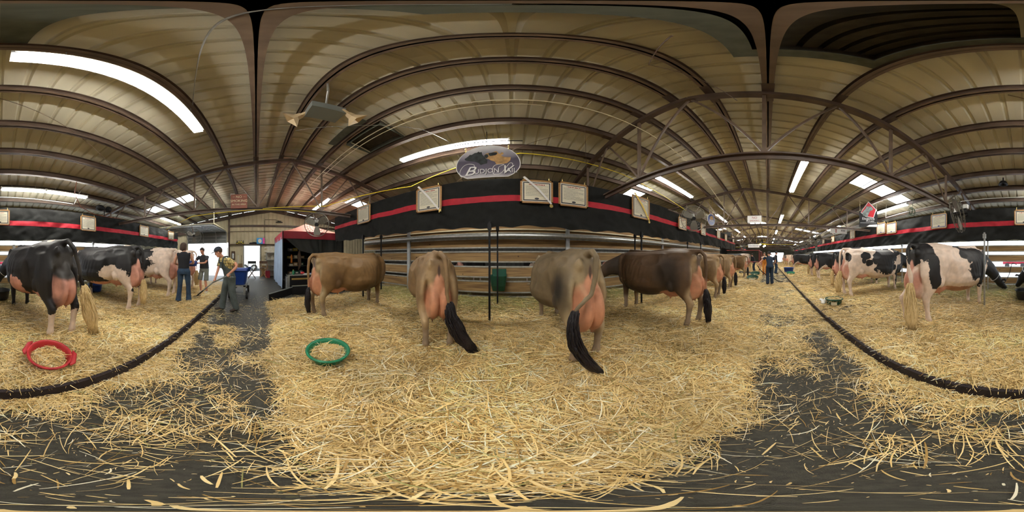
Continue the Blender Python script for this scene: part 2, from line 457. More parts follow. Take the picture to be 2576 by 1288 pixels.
# ------------------------------------------------------------------ walls and floor
def sheet_wall(name, p0, p1, z0, ztop, mt, holes=(), step=.3):
    """ribbed wall between p0 and p1 (plan points); ztop(t, y) -> height; holes: (t0,t1,z0,z1) in metres along the wall"""
    p0 = Vector((p0[0], p0[1], 0)); p1 = Vector((p1[0], p1[1], 0)); d = p1 - p0; L = d.length; d.normalize(); nrm = Vector((-d.y, d.x, 0))
    ts = []; t = 0
    while t < L:
        ts += [(t, 0), (t + step * .7, 0), (t + step * .78, .025), (t + step * .92, .025)]; t += step
    ts = [q for q in ts if q[0] < L] + [(L, 0)]
    for h in holes: ts += [(h[0], 0), (h[1], 0)]
    ts = sorted(set(ts)); mb = MB()
    for (ta, da), (tb, db) in zip(ts[:-1], ts[1:]):
        if tb - ta < 1e-5: continue
        tm = (ta + tb) / 2; pa = p0 + d * ta; pb = p0 + d * tb; za, zb = ztop(pa), ztop(pb)
        segs = [(z0, None)]
        for h in holes:
            if h[0] - 1e-6 <= tm <= h[1] + 1e-6: segs = [(z0, h[2]), (h[3], None)] if h[2] > z0 else [(h[3], None)]
        for s0, s1 in segs:
            mb.add([pa + nrm * da + Vector((0, 0, s0)), pb + nrm * db + Vector((0, 0, s0)), pb + nrm * db + Vector((0, 0, zb if s1 is None else s1)), pa + nrm * da + Vector((0, 0, za if s1 is None else s1))], [(0, 1, 2, 3)])
    return struct(mb.build(name, mt))
top = lambda p: roofz(p.y) - .01
# near end wall: roll-up opening Y -5.1..-2.05, door opening Y -.90..+.30
sheet_wall('wall_west', (X0, YN), (X0, YP), 0, top, M['wall_cream'], [(-5.3 - YN, -2.05 - YN, 0, 2.5), (-.90 - YN, .30 - YN, 0, 2.28)])
sheet_wall('wall_east', (X1, YN), (X1, YP), 0, top, M['wall_grey'], [(-4.0 - YN, -.3 - YN, 0, 2.35)])
sheet_wall('wall_north', (X0, YP), (X1, YP), 0, top, M['wall_dark'])
# the long south side is open between a low board wall and the eave
sheet_wall('wall_south', (X1, YN), (X0, YN), 0, top, M['wall_grey'], [(X1 - 30, X1 + 9, .05, 2.3)])
f = MB(); f.bb((X0 - .1, YN - .1, -.1), (X1 + .1, YP + .1, 0)); struct(f.build('floor', M['floor']))
f = MB(); f.bb((-45, -45, -.3), (75, 45, -.12)); struct(f.build('ground', M['outside']))
# brown girts and posts on the near end wall
m = MB(); m.bb((X0, -2.0, 3.66), (X0 + .1, YP, 3.80)); struct(m.build('trim_30', M['steel_brown']))
m = MB(); m.bb((X0, -2.05, 0), (X0 + .12, -1.93, 4.7)); struct(m.build('trim_31', M['steel_brown']))
m = MB(); m.bb((X0, -2.0, 2.33), (X0 + .28, 1.6, 2.37)); struct(m.build('trim_32', M['wood_dark']))
m = MB()
for a, b in ((YN, RY), (RY, YP)): m.bar((X0 + .12, a, roofz(a) - .22), (X0 + .12, b, roofz(b) - .22), .2, .22, up=(0, 0, 1))
struct(m.build('trim_33', M['steel_brown']))
m = MB(); m.bar((X0 + .2, YN, 3.05), (X0 + .2, -5.35, 3.35), .1, .3); struct(m.build('trim_34', M['steel_brown']))
m = MB(); m.bb((X0 + .02, -1.9, .05), (X0 + .05, -1.0, .95)); m.bb((X0 + .02, .45, .05), (X0 + .05, 1.6, .8)); struct(m.build('trim_35', M['pine']))
m = MB()
for i in range(18):
    for j in range(9):
        x = .62 + j * .42 + (.2 if i % 2 else 0); m.bb((X0 + .03, x, .05 + i * .125), (X0 + .075, x + .40, .165 + i * .125))
struct(m.build('wall_brick', M['plaster']))
# door frame
m = MB(); y0, y1, zt = -.90, .30, 2.28
m.bb((X0 - .05, y0 - .06, 0), (X0 + .09, y0 + .03, zt)); m.bb((X0 - .05, y1 - .03, 0), (X0 + .09, y1 + .06, zt)); m.bb((X0 - .05, y0 - .06, zt - .03), (X0 + .09, y1 + .06, zt + .06))
struct(m.build('door_1', M['galv_dull']))
# overhead door: vertical panels, curved corner and the horizontal run on rails
m = MB(); g = MB(); zc = 2.5
path = [(X0 + .18, 2.45), (X0 + .18, 2.98)]
for i in range(1, 6):
    a = i / 5 * R(78); path.append((X0 + .18 + .45 * (1 - math.cos(a)), 2.98 + .38 * math.sin(a)))
path.append((X0 + 4.0, 3.14)); path[-2] = (X0 + .75, 3.30)
ya, yb = -5.25, -2.15
for (xa, za), (xb, zb) in zip(path[:-1], path[1:]):
    m.bar((xa, (ya + yb) / 2, za), (xb, (ya + yb) / 2, zb), yb - ya, .03, up=(-(zb - za), 0, xb - xa))
dr = thing('overhead_door', 'open grey sectional overhead door folded up under the roof', 'door', (X0 + .2, -3.7, 2.45))
m.build('door_panels', M['grey_metal'], dr)
r_ = MB()
for y in (ya + .02, -3.95, -2.95, yb - .02):
    for (xa, za), (xb, zb) in zip(path[:-1], path[1:]): r_.bar((xa + .03, y, za - .03), (xb + .03, y, zb - .035), .06, .035)
for x in np.arange(X0 + .9, X0 + 4.1, .52):
    z = 3.29 - (x - X0 - .8) * .05; r_.bar((x, ya, z - .045), (x, yb, z - .045), .05, .05)
for z in (2.47, 2.72, 2.97): r_.bar((X0 + .22, ya, z), (X0 + .22, yb, z), .03, .05)
r_.build('door_ribs', M['galv'], dr)
t_ = MB()
for y in (ya - .05, yb + .05):
    t_.tube([(X0 + .16, y, .05), (X0 + .16, y, 2.95), (X0 + .35, y, 3.2), (X0 + .8, y, 3.32), (X0 + 4.1, y, 3.16)], .025, 6)
t_.tube([(X0 + 4.08, ya - .05, 3.16), (X0 + 4.08, yb + .05, 3.16)], .02, 6); t_.tube([(X0 + 4.05, yb + .05, 3.16), (X0 + 4.05, yb + .05, 4.5)], .02, 6)
t_.build('door_track', M['cream_tube'], dr)

# ------------------------------------------------------------------ roof trusses
def truss(x, label, detail=True):
    t = thing('roof_truss', label, 'truss', (x, RY, 3.0), 'steel roof trusses')
    cz = lambda y: roofz(y) - .27
    for a, b in ((YN, RY), (RY, YP)):
        m = MB(); m.bar((x, a, cz(a)), (x, b, cz(b)), .11, .11); m.build('top_chord', M['steel_brown'], t)
    m = MB(); m.bar((x, YN, 3.0), (x, YP, 3.0), .12, .03, 0); m.bar((x, YN, 2.96), (x, YP, 2.96), .025, .11, 0)
    m.build('bottom_chord', [M['steel_brown']], t)
    bot = [-6.1, -4.0, -1.95, 0.05, 2.1, 4.15, 6.2, 8.3]
    for y in bot:
        m = MB(); m.bar((x, y, 3.0), (x, y, cz(y)), .05, .05, up=(1, 0, 0)); m.build('web_post', M['steel_light'], t)
    for i in range(len(bot) - 1):
        mid = (bot[i] + bot[i + 1]) / 2
        for q in (bot[i], bot[i + 1]):
            m = MB(); m.bar((x, q, 3.02), (x, mid, cz(mid)), .035, .035, up=(1, 0, 0)); m.build('web_brace', M['steel_light'], t)
    return t
for x, lab in ((-4.93, 'brown steel roof truss carrying the no smoking sign near the overhead door'),
               (2.08, 'brown steel roof truss nearest the camera, arching large above the aisle'),
               (7.6, 'brown steel roof truss second along the long aisle, carrying a white sign'),
               (13.1, 'brown steel roof truss third along the long aisle'),
               (18.6, 'brown steel roof truss fourth along the long aisle'),
               (24.1, 'brown steel roof truss fifth along the long aisle, beyond the hanging bulbs'),
               (29.6, 'brown steel roof truss sixth along the long aisle'),
               (35.1, 'brown steel roof truss last before the far end wall')):
    truss(x, lab)

# ------------------------------------------------------------------ straw beds
AY0, AY1 = -1.22, .42            # aisle edges
PX0 = -8.6                       # west end of the south bed
def bedz(x, y):
    x = np.asarray(x, float); y = np.asarray(y, float)
    n = fbm(x, y, 1.7); n2 = vnoise(x, y, 9)
    b = .055 + .075 * n + .02 * n2
    north = y > -.4
    edge = np.where(north, sm(AY1 - .05, AY1 + .35, y), 1.0)
    mound = np.where(north, .16 * sm(3.3, 4.4, y) * (.6 + .7 * n), .14 * sm(-4.2, -5.6, y) * (.6 + .7 * n))
    base = np.where(north, .015 + (b - .015) * edge, np.maximum(b, .10 + .03 * n))
    return base + mound
def bed(name, xs, ys, label):
    Xg, Yg = np.meshgrid(xs, ys, indexing='ij'); Z = bedz(Xg, Yg)
    nx, ny = Xg.shape; V = [tuple(p) for p in np.stack([Xg, Yg, Z], -1).reshape(-1, 3).tolist()]
    F = [(i * ny + j, (i + 1) * ny + j, (i + 1) * ny + j + 1, i * ny + j + 1) for i in range(nx - 1) for j in range(ny - 1)]
    # skirt to the floor
    rim = [(i, 0) for i in range(nx)] + [(nx - 1, j) for j in range(1, ny)] + [(i, ny - 1) for i in range(nx - 2, -1, -1)] + [(0, j) for j in range(ny - 2, 0, -1)]
    b0 = len(V); V += [(V[i * ny + j][0], V[i * ny + j][1], 0.001) for i, j in rim]; L = len(rim)
    for q in range(L):
        a = rim[q][0] * ny + rim[q][1]; c = rim[(q + 1) % L][0] * ny + rim[(q + 1) % L][1]
        F.append((a, b0 + q, b0 + (q + 1) % L, c))
    m = MB(); m.add(V, F); o = m.build(name, M['bed'], smooth=True); tag(o, label, 'straw', kind='stuff'); return o
def spaced(a, b, fine=.06):
    r = [a]
    while r[-1] < b: r.append(r[-1] + max(fine, abs(r[-1]) * .018))
    r[-1] = b; return np.array(r)
def sym(a, b): return np.concatenate([-spaced(0, -a)[::-1][:-1], spaced(0, b)]) if a < 0 < b else spaced(a, b)
bed('straw_bed', sym(-5.15, 40), spaced(AY1, 4.78), 'deep straw bedding under the brown cows')
bed('straw_bed', sym(PX0, 40), np.concatenate([-spaced(1.27, 7.1)[::-1]]), 'deep straw bedding under the black and white cows')

def aisle_density(x, y):
    n = fbm(x, y, 1.6)
    d = -.06 + .95 * np.exp(-((y + 1.22) / .19) ** 2) * sm(-5.6, -3.2, x) + .95 * sm(.0, .40, y) * sm(-3.6, -2.2, x) + .25 * sm(.1, .40, y)
    d = d + .26 * sm(1.0, 2.2, x) + .42 * sm(2.3, 5.0, x) + .25 * np.exp(-((x + 1.3) / .9) ** 2) + .12 * np.exp(-((x - 1.4) / 1.) ** 2)
    d = d + (n - .52) * 1.55
    d = np.clip(d, 0.035, 1)
    return d * (sm(-5.6, -4.0, x) * .94 + .03)
def blades(name, x, y, z, length, width, label, tilt=.10, warm=1.0, seed=1, parent=None):
    n = len(x); g = np.random.default_rng(seed)
    th = g.uniform(0, 2 * np.pi, n) ; L = length * (.30 + 1.5 * g.random(n) ** 2); W = width * (.5 + .9 * g.random(n) + .8 * (g.random(n) > .95))
    d = np.stack([np.cos(th), np.sin(th)], 1); p = np.stack([-np.sin(th), np.cos(th)], 1)
    curv = g.normal(0, .055, n) * L; lift = g.normal(0, tilt, n) * L; arch = np.abs(g.normal(0, .035, n)) * L; roll = g.uniform(-1.0, 1.0, n)
    T = np.array([-.5, -.25, 0, .25, .5]); V = np.zeros((n, 5, 2, 3))
    for i, t in enumerate(T):
        cx = x + d[:, 0] * t * L + p[:, 0] * curv * (1 - 4 * t * t); cy = y + d[:, 1] * t * L + p[:, 1] * curv * (1 - 4 * t * t)
        cz = z + np.abs(lift) * .5 + lift * t + arch * (1 - 4 * t * t)
        w = W * (1 - .45 * (abs(t) > .4))
        for s_, sg in ((0, -.5), (1, .5)):
            V[:, i, s_, 0] = cx + p[:, 0] * w * sg * np.cos(roll); V[:, i, s_, 1] = cy + p[:, 1] * w * sg * np.cos(roll)
            V[:, i, s_, 2] = cz + w * sg * np.sin(roll) + .5 * w
    me = bpy.data.meshes.new(name); nv = n * 10; nf = n * 4
    base = (np.arange(n) * 10)[:, None, None]; q = np.array([[0, 1, 3, 2], [2, 3, 5, 4], [4, 5, 7, 6], [6, 7, 9, 8]])[None]
    idx = (base + q).reshape(-1).astype(np.int32)
    me.vertices.add(nv); me.vertices.foreach_set('co', V.reshape(-1).astype(np.float32))
    me.loops.add(nf * 4); me.loops.foreach_set('vertex_index', idx)
    me.polygons.add(nf); me.polygons.foreach_set('loop_start', (np.arange(nf) * 4).astype(np.int32))
    me.update(calc_edges=True)
    c1 = np.array([.93, .755, .40]); c2 = np.array([.75, .54, .215]); c3 = np.array([.93, .89, .70]); c4_ = np.array([.34, .21, .06]); c5 = np.array([.27, .27, .095])
    k = g.random(n)[:, None]; u = g.random(n)
    C = c1 * k + c2 * (1 - k); C[u > .88] = c3; C[u < .14] = c4_
    hay = (sm(3.3, 4.2, y) + sm(-4.3, -5.2, y)) * .75 + .03
    C[g.random(n) < hay] = c5 * 1.1
    C *= (.66 + .66 * fbm(x, y, 1.1))[:, None]; C = np.minimum(C * np.array([1.02, 1.0, .96]), .95)
    a = me.attributes.new('col', 'FLOAT_COLOR', 'POINT')
    A = np.ones((n, 10, 4)); A[:, :, :3] = C[:, None, :]; a.data.foreach_set('color', A.reshape(-1).astype(np.float32))
    me.materials.append(M['blade']); o = bpy.data.objects.new(name, me); COL.objects.link(o)
    if parent is None: tag(o, label, 'straw', kind='stuff')
    return o
g = np.random.default_rng(5)
def scatter(n, x0, x1, y0, y1): return g.uniform(x0, x1, n), g.uniform(y0, y1, n)
def bed_blades(lab_n, lab_s):
    for side, lab in ((1, lab_n), (-1, lab_s)):
        xa, ya_ = [], []
        for (n, r0, r1, x0, x1) in ((150000, 0, 3.2, -3.4, 3.4), (110000, 3.0, 7.5, -8, 8),):
            y0, y1 = (AY1 - .1, 4.75) if side > 0 else (-7.0, AY0 - .08)
            x, y = scatter(n, x0, x1, y0, y1); r = np.hypot(x, y)
            keep = (r >= r0) & (r < r1) & (x > (-5.1 if side > 0 else PX0))
            if r0 == 0: keep &= g.random(n) < np.clip(1.6 / np.maximum(r, .8), .35, 1)
            xa.append(x[keep]); ya_.append(y[keep])
        x = np.concatenate(xa); y = np.concatenate(ya_); r = np.hypot(x, y)
        z = bedz(x, y) + g.random(len(x)) ** 2 * .042
        blades('loose_straw', x, y, z, .19, .0056, lab, seed=11 + side, tilt=.13)
        x, y = scatter(46000, 6, 38, *((AY1, 4.75) if side > 0 else (-7.0, AY0 - .1))); keep = g.random(len(x)) < np.clip(9 / x, 0, 1)
        x = x[keep]; y = y[keep]
        blades('loose_straw', x, y, bedz(x, y) + g.random(len(x)) * .03, .24, .011, lab + ', further along the barn', seed=31 + side, tilt=.15)
bed_blades('loose golden straw strewn over the bedding of the brown cows', 'loose golden straw strewn over the bedding of the black and white cows')
xs, ys = [], []
for n, x0, x1 in ((74000, -3.2, 3.2), (26000, 3.0, 9), (12000, -11, -3)):
    x, y = scatter(n, x0, x1, AY0, AY1 + .1); k = g.random(n) < aisle_density(x, y); xs.append(x[k]); ys.append(y[k])
x = np.concatenate(xs); y = np.concatenate(ys)
zz = .004 + g.random(len(x)) ** 2 * .035 * np.clip(aisle_density(x, y) * 1.3, .15, 1)
blades('aisle_straw', x, y, zz, .18, .0050, 'loose straw scattered over the dark aisle floor', tilt=.03, seed=77)
x, y = scatter(7000, -6, 4, AY0, AY1); k = g.random(len(x)) < .75
blades('straw_chaff', x[k], y[k], .003 + 0 * x[k], .022, .0035, 'tiny chaff scraps on the dark aisle floor', tilt=.02, seed=78)
x, y = scatter(9000, 9, 40, AY0, AY1); k = g.random(len(x)) < .5
blades('aisle_straw', x[k], y[k], .01 + 0 * x[k], .25, .012, 'trampled straw in the far part of the aisle', tilt=.04, seed=79)

# ------------------------------------------------------------------ kerb boards
def board(p0, p1, h, t, label):
    m = MB(); m.bar((p0[0], p0[1], h / 2), (p1[0], p1[1], h / 2), t, h)
    o = m.build('kerb_board', M['curb']); tag(o, label, 'board', 'black kerb boards holding the straw'); return o
ks = [PX0, -5.9, -2.35, .65, 3.2, 6.4, 10, 14, 20, 40]
labs = ['black kerb board along the straw beyond the farmer', 'black kerb board beside the farmer at the straw edge', 'black kerb board curving below the red feed pan', 'black kerb board below the cow with the cream tail, near the camera',
        'black kerb board below the coiled black rope', 'black kerb board beside the green feed tub and white rag', 'black kerb board next to the man in navy coveralls', 'black kerb board by the blue tub', 'black kerb board far down the aisle']
for a, b, l in zip(ks[:-1], ks[1:], labs): board((a + .004, -1.245), (b - .004, -1.245), .145 if a < 3 else (.115 if a < 6 else .09), .045 if a < 3 else .03, l)
m = MB(); m.bb((-5.14, .405, 0), (7, .42, .030)); o = m.build('kerb_strip', M['curb']); tag(o, 'low black edge strip half buried in straw along the brown cows', 'board')
bx = thing('bed_end_board', 'black angled end board of the brown cows\' bed beside the blue tent wall', 'board', (-5.3, 1, 0))
m = MB(); m.bar((-5.2, .42, .12), (-6.0, 1.35, .16), .03, .26); m.bar((-6.0, 1.35, .17), (-5.9, 4.8, .17), .03, .34); m.build('board', M['black_metal'], bx)
m = MB(); m.bar((-5.2, .42, .26), (-6.0, 1.35, .31), .05, .02); m.bar((-6.0, 1.35, .35), (-5.9, 4.8, .35), .05, .02); m.build('cap_rail', M['grey_metal'], bx)
# ------------------------------------------------------------------ fluorescent fixtures
def lampfix(x0, x1, y, z, label, two=False):
    t = thing('fluorescent_lamp', label, 'lamp', ((x0 + x1) / 2, y, z), 'fluorescent ceiling lamps')
    m = MB(); m.bb((x0 - .03, y - .06, z), (x1 + .03, y + .06, z + .05)); m.bb((x0 - .03, y - .10, z - .004), (x1 + .03, y + .10, z + .006)); m.build('housing', M['white_paint'], t)  # wide plate added as a reflector to keep tube light off the roof
    for a in (x0 - .03, x1 + .03): m = MB(); m.bb((a - .02, y - .085, z - .035), (a + .02, y + .085, z + .055)); m.build('end_cap', M['white_paint'], t)
    for s in (-.045, .045): m = MB(); m.cyl((x0, y + s, z - .035), (x1, y + s, z - .035), .030, 8); m.build('tube', M['tube'], t)
    for x in (x0 + .3, x1 - .3): m = MB(); m.cyl((x, y, z + .05), (x, y, roofz(y) - .01), .006, 4); m.build('hanger', M['galv'], t)
    return t
for (x0, x1, y, z, lab) in [
    (-2.54, -.11, -.95, 4.15, 'long fluorescent lamp right above the aisle, largest in view'),
    (-2.72, -.10, 3.42, 4.42, 'long fluorescent lamp behind the oval cow sign'),
    (4.1, 6.7, 3.4, 4.36, 'long fluorescent lamp above the fan beside the brown cows'),
    (3.85, 6.15, -.9, 4.12, 'long fluorescent lamp over the aisle beyond the nearest truss'),
    (4.55, 6.95, -5.2, 3.78, 'long fluorescent lamp beside the red diamond banner'),
    (-1.45, -.08, -5.2, 3.78, 'fluorescent lamp above the black cow with the red pan, nearer one of the joined pair'),
    (-3.02, -1.55, -5.2, 3.78, 'fluorescent lamp next in line over the black cows, second of the joined pair'),
    (-10.3, -7.9, -5.2, 3.78, 'fluorescent lamp near the overhead door'),
    (-9.0, -6.6, -.95, 4.12, 'fluorescent lamp behind the no smoking sign'),
    (-9.4, -7.0, 3.4, 4.36, 'fluorescent lamp above the red tent'),
    (10.4, 12.9, 3.4, 4.36, 'fluorescent lamp over the third bay of brown cows'), (10.1, 12.5, -.9, 4.12, 'fluorescent lamp over the third bay of the aisle'), (11.0, 13.4, -5.2, 3.78, 'fluorescent lamp over the third bay of black and white cows'),
    (16.8, 19.2, 3.4, 4.36, 'distant fluorescent lamp over the red pens'), (16.4, 18.8, -.9, 4.12, 'distant fluorescent lamp over the aisle, beyond the third bay'), (17.4, 19.8, -5.2, 3.78, 'distant fluorescent lamp over the row of spotted cows'),
    (23, 25.4, -.9, 4.12, 'far fluorescent lamp over the aisle near the hanging bulbs'), (23, 25.4, 3.4, 4.36, 'far fluorescent lamp over the row of brown cows'), (24, 26.4, -5.2, 3.78, 'far fluorescent lamp over the row of spotted cows'),
    (30, 32.4, -.9, 4.12, 'farthest fluorescent lamp over the aisle'), (30, 32.4, -5.2, 3.78, 'farthest fluorescent lamp over the row of spotted cows')]:
    lampfix(x0, x1, y, z, lab)
# ------------------------------------------------------------------ cows
def cow_body_mb(H=1.0, neck=(2.45, .0, .98), poll=(2.78, 0, .72), nose=(3.02, 0, .30), hind=(0, 0), udder=1.0, tail=None, belly=1.0, hind_off=(0, 0), front_off=(0, 0)):
    """cow facing +x, origin on the ground under the hind hooves; unscaled hip height 1.47"""
    m = MB(); V = Vector
    S = [(-.06, 1.32, 1.06, .09), (0, 1.39, 1.0, .165), (.10, 1.445, .88, .225), (.28, 1.465, .72, .275), (.52, 1.475, .64, .305), (.75, 1.445, .59, .38), (1.0, 1.435, .53, .44), (1.25, 1.435, .505, .46),
         (1.5, 1.445, .515, .42), (1.72, 1.45, .55, .33), (1.9, 1.44, .61, .27), (2.05, 1.38, .70, .215), (2.16, 1.27, .80, .14)]
    secs = []
    for x, t, b, w in S:
        b = t - (t - b) * (1 + (belly - 1) * .5)
        secs.append((V((x, 0, (t + b) / 2)), V((0, w, 0)), V((0, 0, (t - b) / 2))))
    m.loft(secs, 20, e=.86)
    # ribs barrel a little fuller low down
    m.ell((1.15, 0, .84), (.64, .47 * belly, .35), 16, 10)
    # hook and pin bones, shoulder blades, withers, chine
    for s in (-1, 1):
        m.ell((.58, s * .222, 1.35), (.11, .045, .05), 10, 8); m.ell((-.03, s * .115, 1.30), (.055, .04, .075), 10, 8)
        m.tube([(.62, s * .18, 1.35), (.52, s * .19, 1.352), (.25, s * .175, 1.31), (-.02, s * .12, 1.29)], [.03, .045, .045, .04], 8)
        m.ell((1.82, s * .20, 1.12), (.16, .10, .30), 10, 8); m.ell((1.72, s * .22, .84), (.17, .09, .18), 10, 8)
    m.tube([(-.05, 0, 1.42), (.5, 0, 1.455), (1.1, 0, 1.42), (1.8, 0, 1.45)], [.05, .05, .04, .06], 8)
    # hind legs
    hx, hy = hind_off
    for s in (-1, 1):
        ox = hx * (1 if s > 0 else -1) ; y = .16
        L = [((.26, s * .17, 1.28), .22, .085), ((.22, s * .20, 1.08), .255, .090), ((.205, s * .218, .92), .245, .085), ((.18 + ox * .3, s * .218, .78), .19, .078), ((.12 + ox * .5, s * .205, .66), .125, .068),
             ((.02 + ox * .8, s * .185, .55), .090, .056), ((-.01 + ox, s * .176, .50), .082, .054), ((.00 + ox, s * .170, .43), .064, .048), ((.02 + ox, s * .165, .30), .048, .042), ((.035 + ox, s * .165, .20), .047, .042),
             ((.045 + ox, s * .165, .13), .060, .053), ((.07 + ox, s * .165, .07), .054, .049), ((.085 + ox, s * .165, .03), .060, .050), ((.09 + ox, s * .165, -.02), .068, .055)]
        m.loft([(V(c), V((a, 0, 0)), V((0, b, 0))) for c, a, b in L], 14)
        m.ell((.38, s * .235, .80), (.10, .07, .12), 10, 8)           # stifle
        m.tube([(.02 + ox * .8, s * .178, .56), (-.07 + ox, s * .172, .53), (-.055 + ox, s * .17, .47)], [.03, .026, .024], 8)  # hock point
    # front legs
    for s in (-1, 1):
        ox = front_off[0] * (1 if s > 0 else -1)
        L = [((1.80, s * .20, .95), .15, .09), ((1.75, s * .205, .78), .13, .085), ((1.72, s * .195, .66), .095, .068), ((1.73 + ox * .5, s * .18, .52), .072, .060), ((1.75 + ox, s * .17, .41), .064, .058), ((1.75 + ox, s * .17, .36), .060, .055),
             ((1.745 + ox, s * .168, .26), .047, .043), ((1.745 + ox, s * .168, .18), .045, .042), ((1.75 + ox, s * .168, .12), .055, .050), ((1.775 + ox, s * .168, .06), .043, .040), ((1.79 + ox, s * .168, .02), .060, .050), ((1.79 + ox, s * .168, -.02), .064, .053)]
        m.loft([(V(c), V((a, 0, 0)), V((0, b, 0))) for c, a, b in L], 12)
    # brisket, neck, head
    m.ell((2.0, 0, .80), (.20, .14, .20), 12, 8)
    n = V(neck); p = V(poll); q = V(nose)
    def seclist(pts, ws, hs):
        r = []
        for i, c in enumerate(pts):
            d = (pts[min(i + 1, len(pts) - 1)] - pts[max(i - 1, 0)]).normalized(); side = V((-d.y, d.x, 0)).normalized() if abs(d.z) < .98 else V((0, 1, 0))
            up = d.cross(side) * -1
            r.append((c, side * ws[i], up * hs[i]))
        return r
    b0 = V((1.95, 0, 1.10)); b1 = b0.lerp(n, .5) + V((0, 0, .02))
    m.loft(seclist([b0, b1, n, n.lerp(p, .6), p], [.20, .15, .12, .10, .10], [.34, .25, .20, .16, .13]), 14)
    hd = (q - p)
    m.loft(seclist([p - hd * .12, p + hd * .05, p + hd * .28, p + hd * .55, p + hd * .8, p + hd * .97, p + hd * 1.05], [.085, .115, .115, .085, .078, .082, .05], [.10, .135, .14, .11, .085, .075, .045]), 14)
    hd.normalize(); sd = V((-hd.y, hd.x, 0)).normalized() if abs(hd.z) < .98 else V((0, 1, 0)); up = hd.cross(sd) * -1
    if up.z < 0: up = -up
    for s in (-1, 1):                         # ears
        e0 = p + sd * s * .09 + up * .04; e1 = e0 + sd * s * .11 + up * .02; e2 = e0 + sd * s * .19 - up * .01
        m.loft([(e0, hd * .02, up * .03), (e1, hd * .022, up * .055), (e2, hd * .012, up * .012)], 8)
    # udder with four teats
    u = udder
    if u > 0:
        m.ell((.07, -.068, .80), (.23 * u, .105 * u, .27 * u), 14, 12); m.ell((.07, .068, .80), (.23 * u, .105 * u, .27 * u), 14, 12)
        m.ell((-.03, 0, .98), (.09, .085, .20), 12, 10)
        m.ell((.48, -.07, .70), (.27, .11, .15), 12, 8); m.ell((.48, .07, .70), (.27, .11, .15), 12, 8)
        m.tube([(.75, .04, .62), (1.15, .06, .555)], [.03, .02], 6)
        zb = .80 - .27 * u
        for x, y, z in ((.05, -.08, zb + .01), (.05, .08, zb + .01), (.50, -.08, .565), (.50, .08, .565)): m.tube([(x, y, z + .03), (x, y, z - .065)], [.022, .016], 8)
    # tail
    if tail is None: tail = [(.02, 0, 1.41), (-.10, 0, 1.43), (-.18, 0, 1.35), (-.205, 0, 1.15), (-.20, 0, .9), (-.20, 0, .72)]
    m.tube(tail, [.055, .042, .036] + [.032 - .004 * i for i in range(len(tail) - 4)] + [.02], 8)
    return m
def smooth_path(pts, n=5):
    P = [Vector(p) for p in pts]; out = []
    for i in range(len(P) - 1):
        a = P[max(i - 1, 0)]; b = P[i]; c = P[i + 1]; d = P[min(i + 2, len(P) - 1)]
        for k in range(n):
            t = k / n; out.append(.5 * ((2 * b) + (c - a) * t + (2 * a - 5 * b + 4 * c - d) * t * t + (3 * b - a - 3 * c + d) * t ** 3))
    return out + [P[-1]]
def switch_mb(path, r0, r1, strands=70, seed=0):
    """bushy tail hair: a core that fans out plus single wisps"""
    g = random.Random(seed); P = smooth_path(path, 4); k = len(P); m = MB()
    rad = [r0 + (r1 - r0) * math.sin(min(1, i / (k - 1) * 1.25) * math.pi / 2) * (1 if i < k - 3 else (.85, .6, .25)[i - k + 3]) for i in range(k)]
    m.tube(P, rad, 14)
    for _ in range(strands):
        a = g.uniform(0, 6.283); off = []
        u, v = frame(P[-1] - P[0]); spread = g.uniform(.7, 1.25); st = g.randint(0, k // 2)
        pts = [P[i] + (u * math.cos(a) + v * math.sin(a)) * rad[min(i, k - 3)] * spread * (1.0 - .45 * (i / k) ** 2 + .12 * math.sin(i * 1.3 + _)) for i in range(st, k)]
        pts.append(pts[-1] + (P[-1] - P[-2]) * g.uniform(.3, 1.6)); m.tube(pts, [.010 - .007 * i / len(pts) for i in range(len(pts))], 4)
    return m
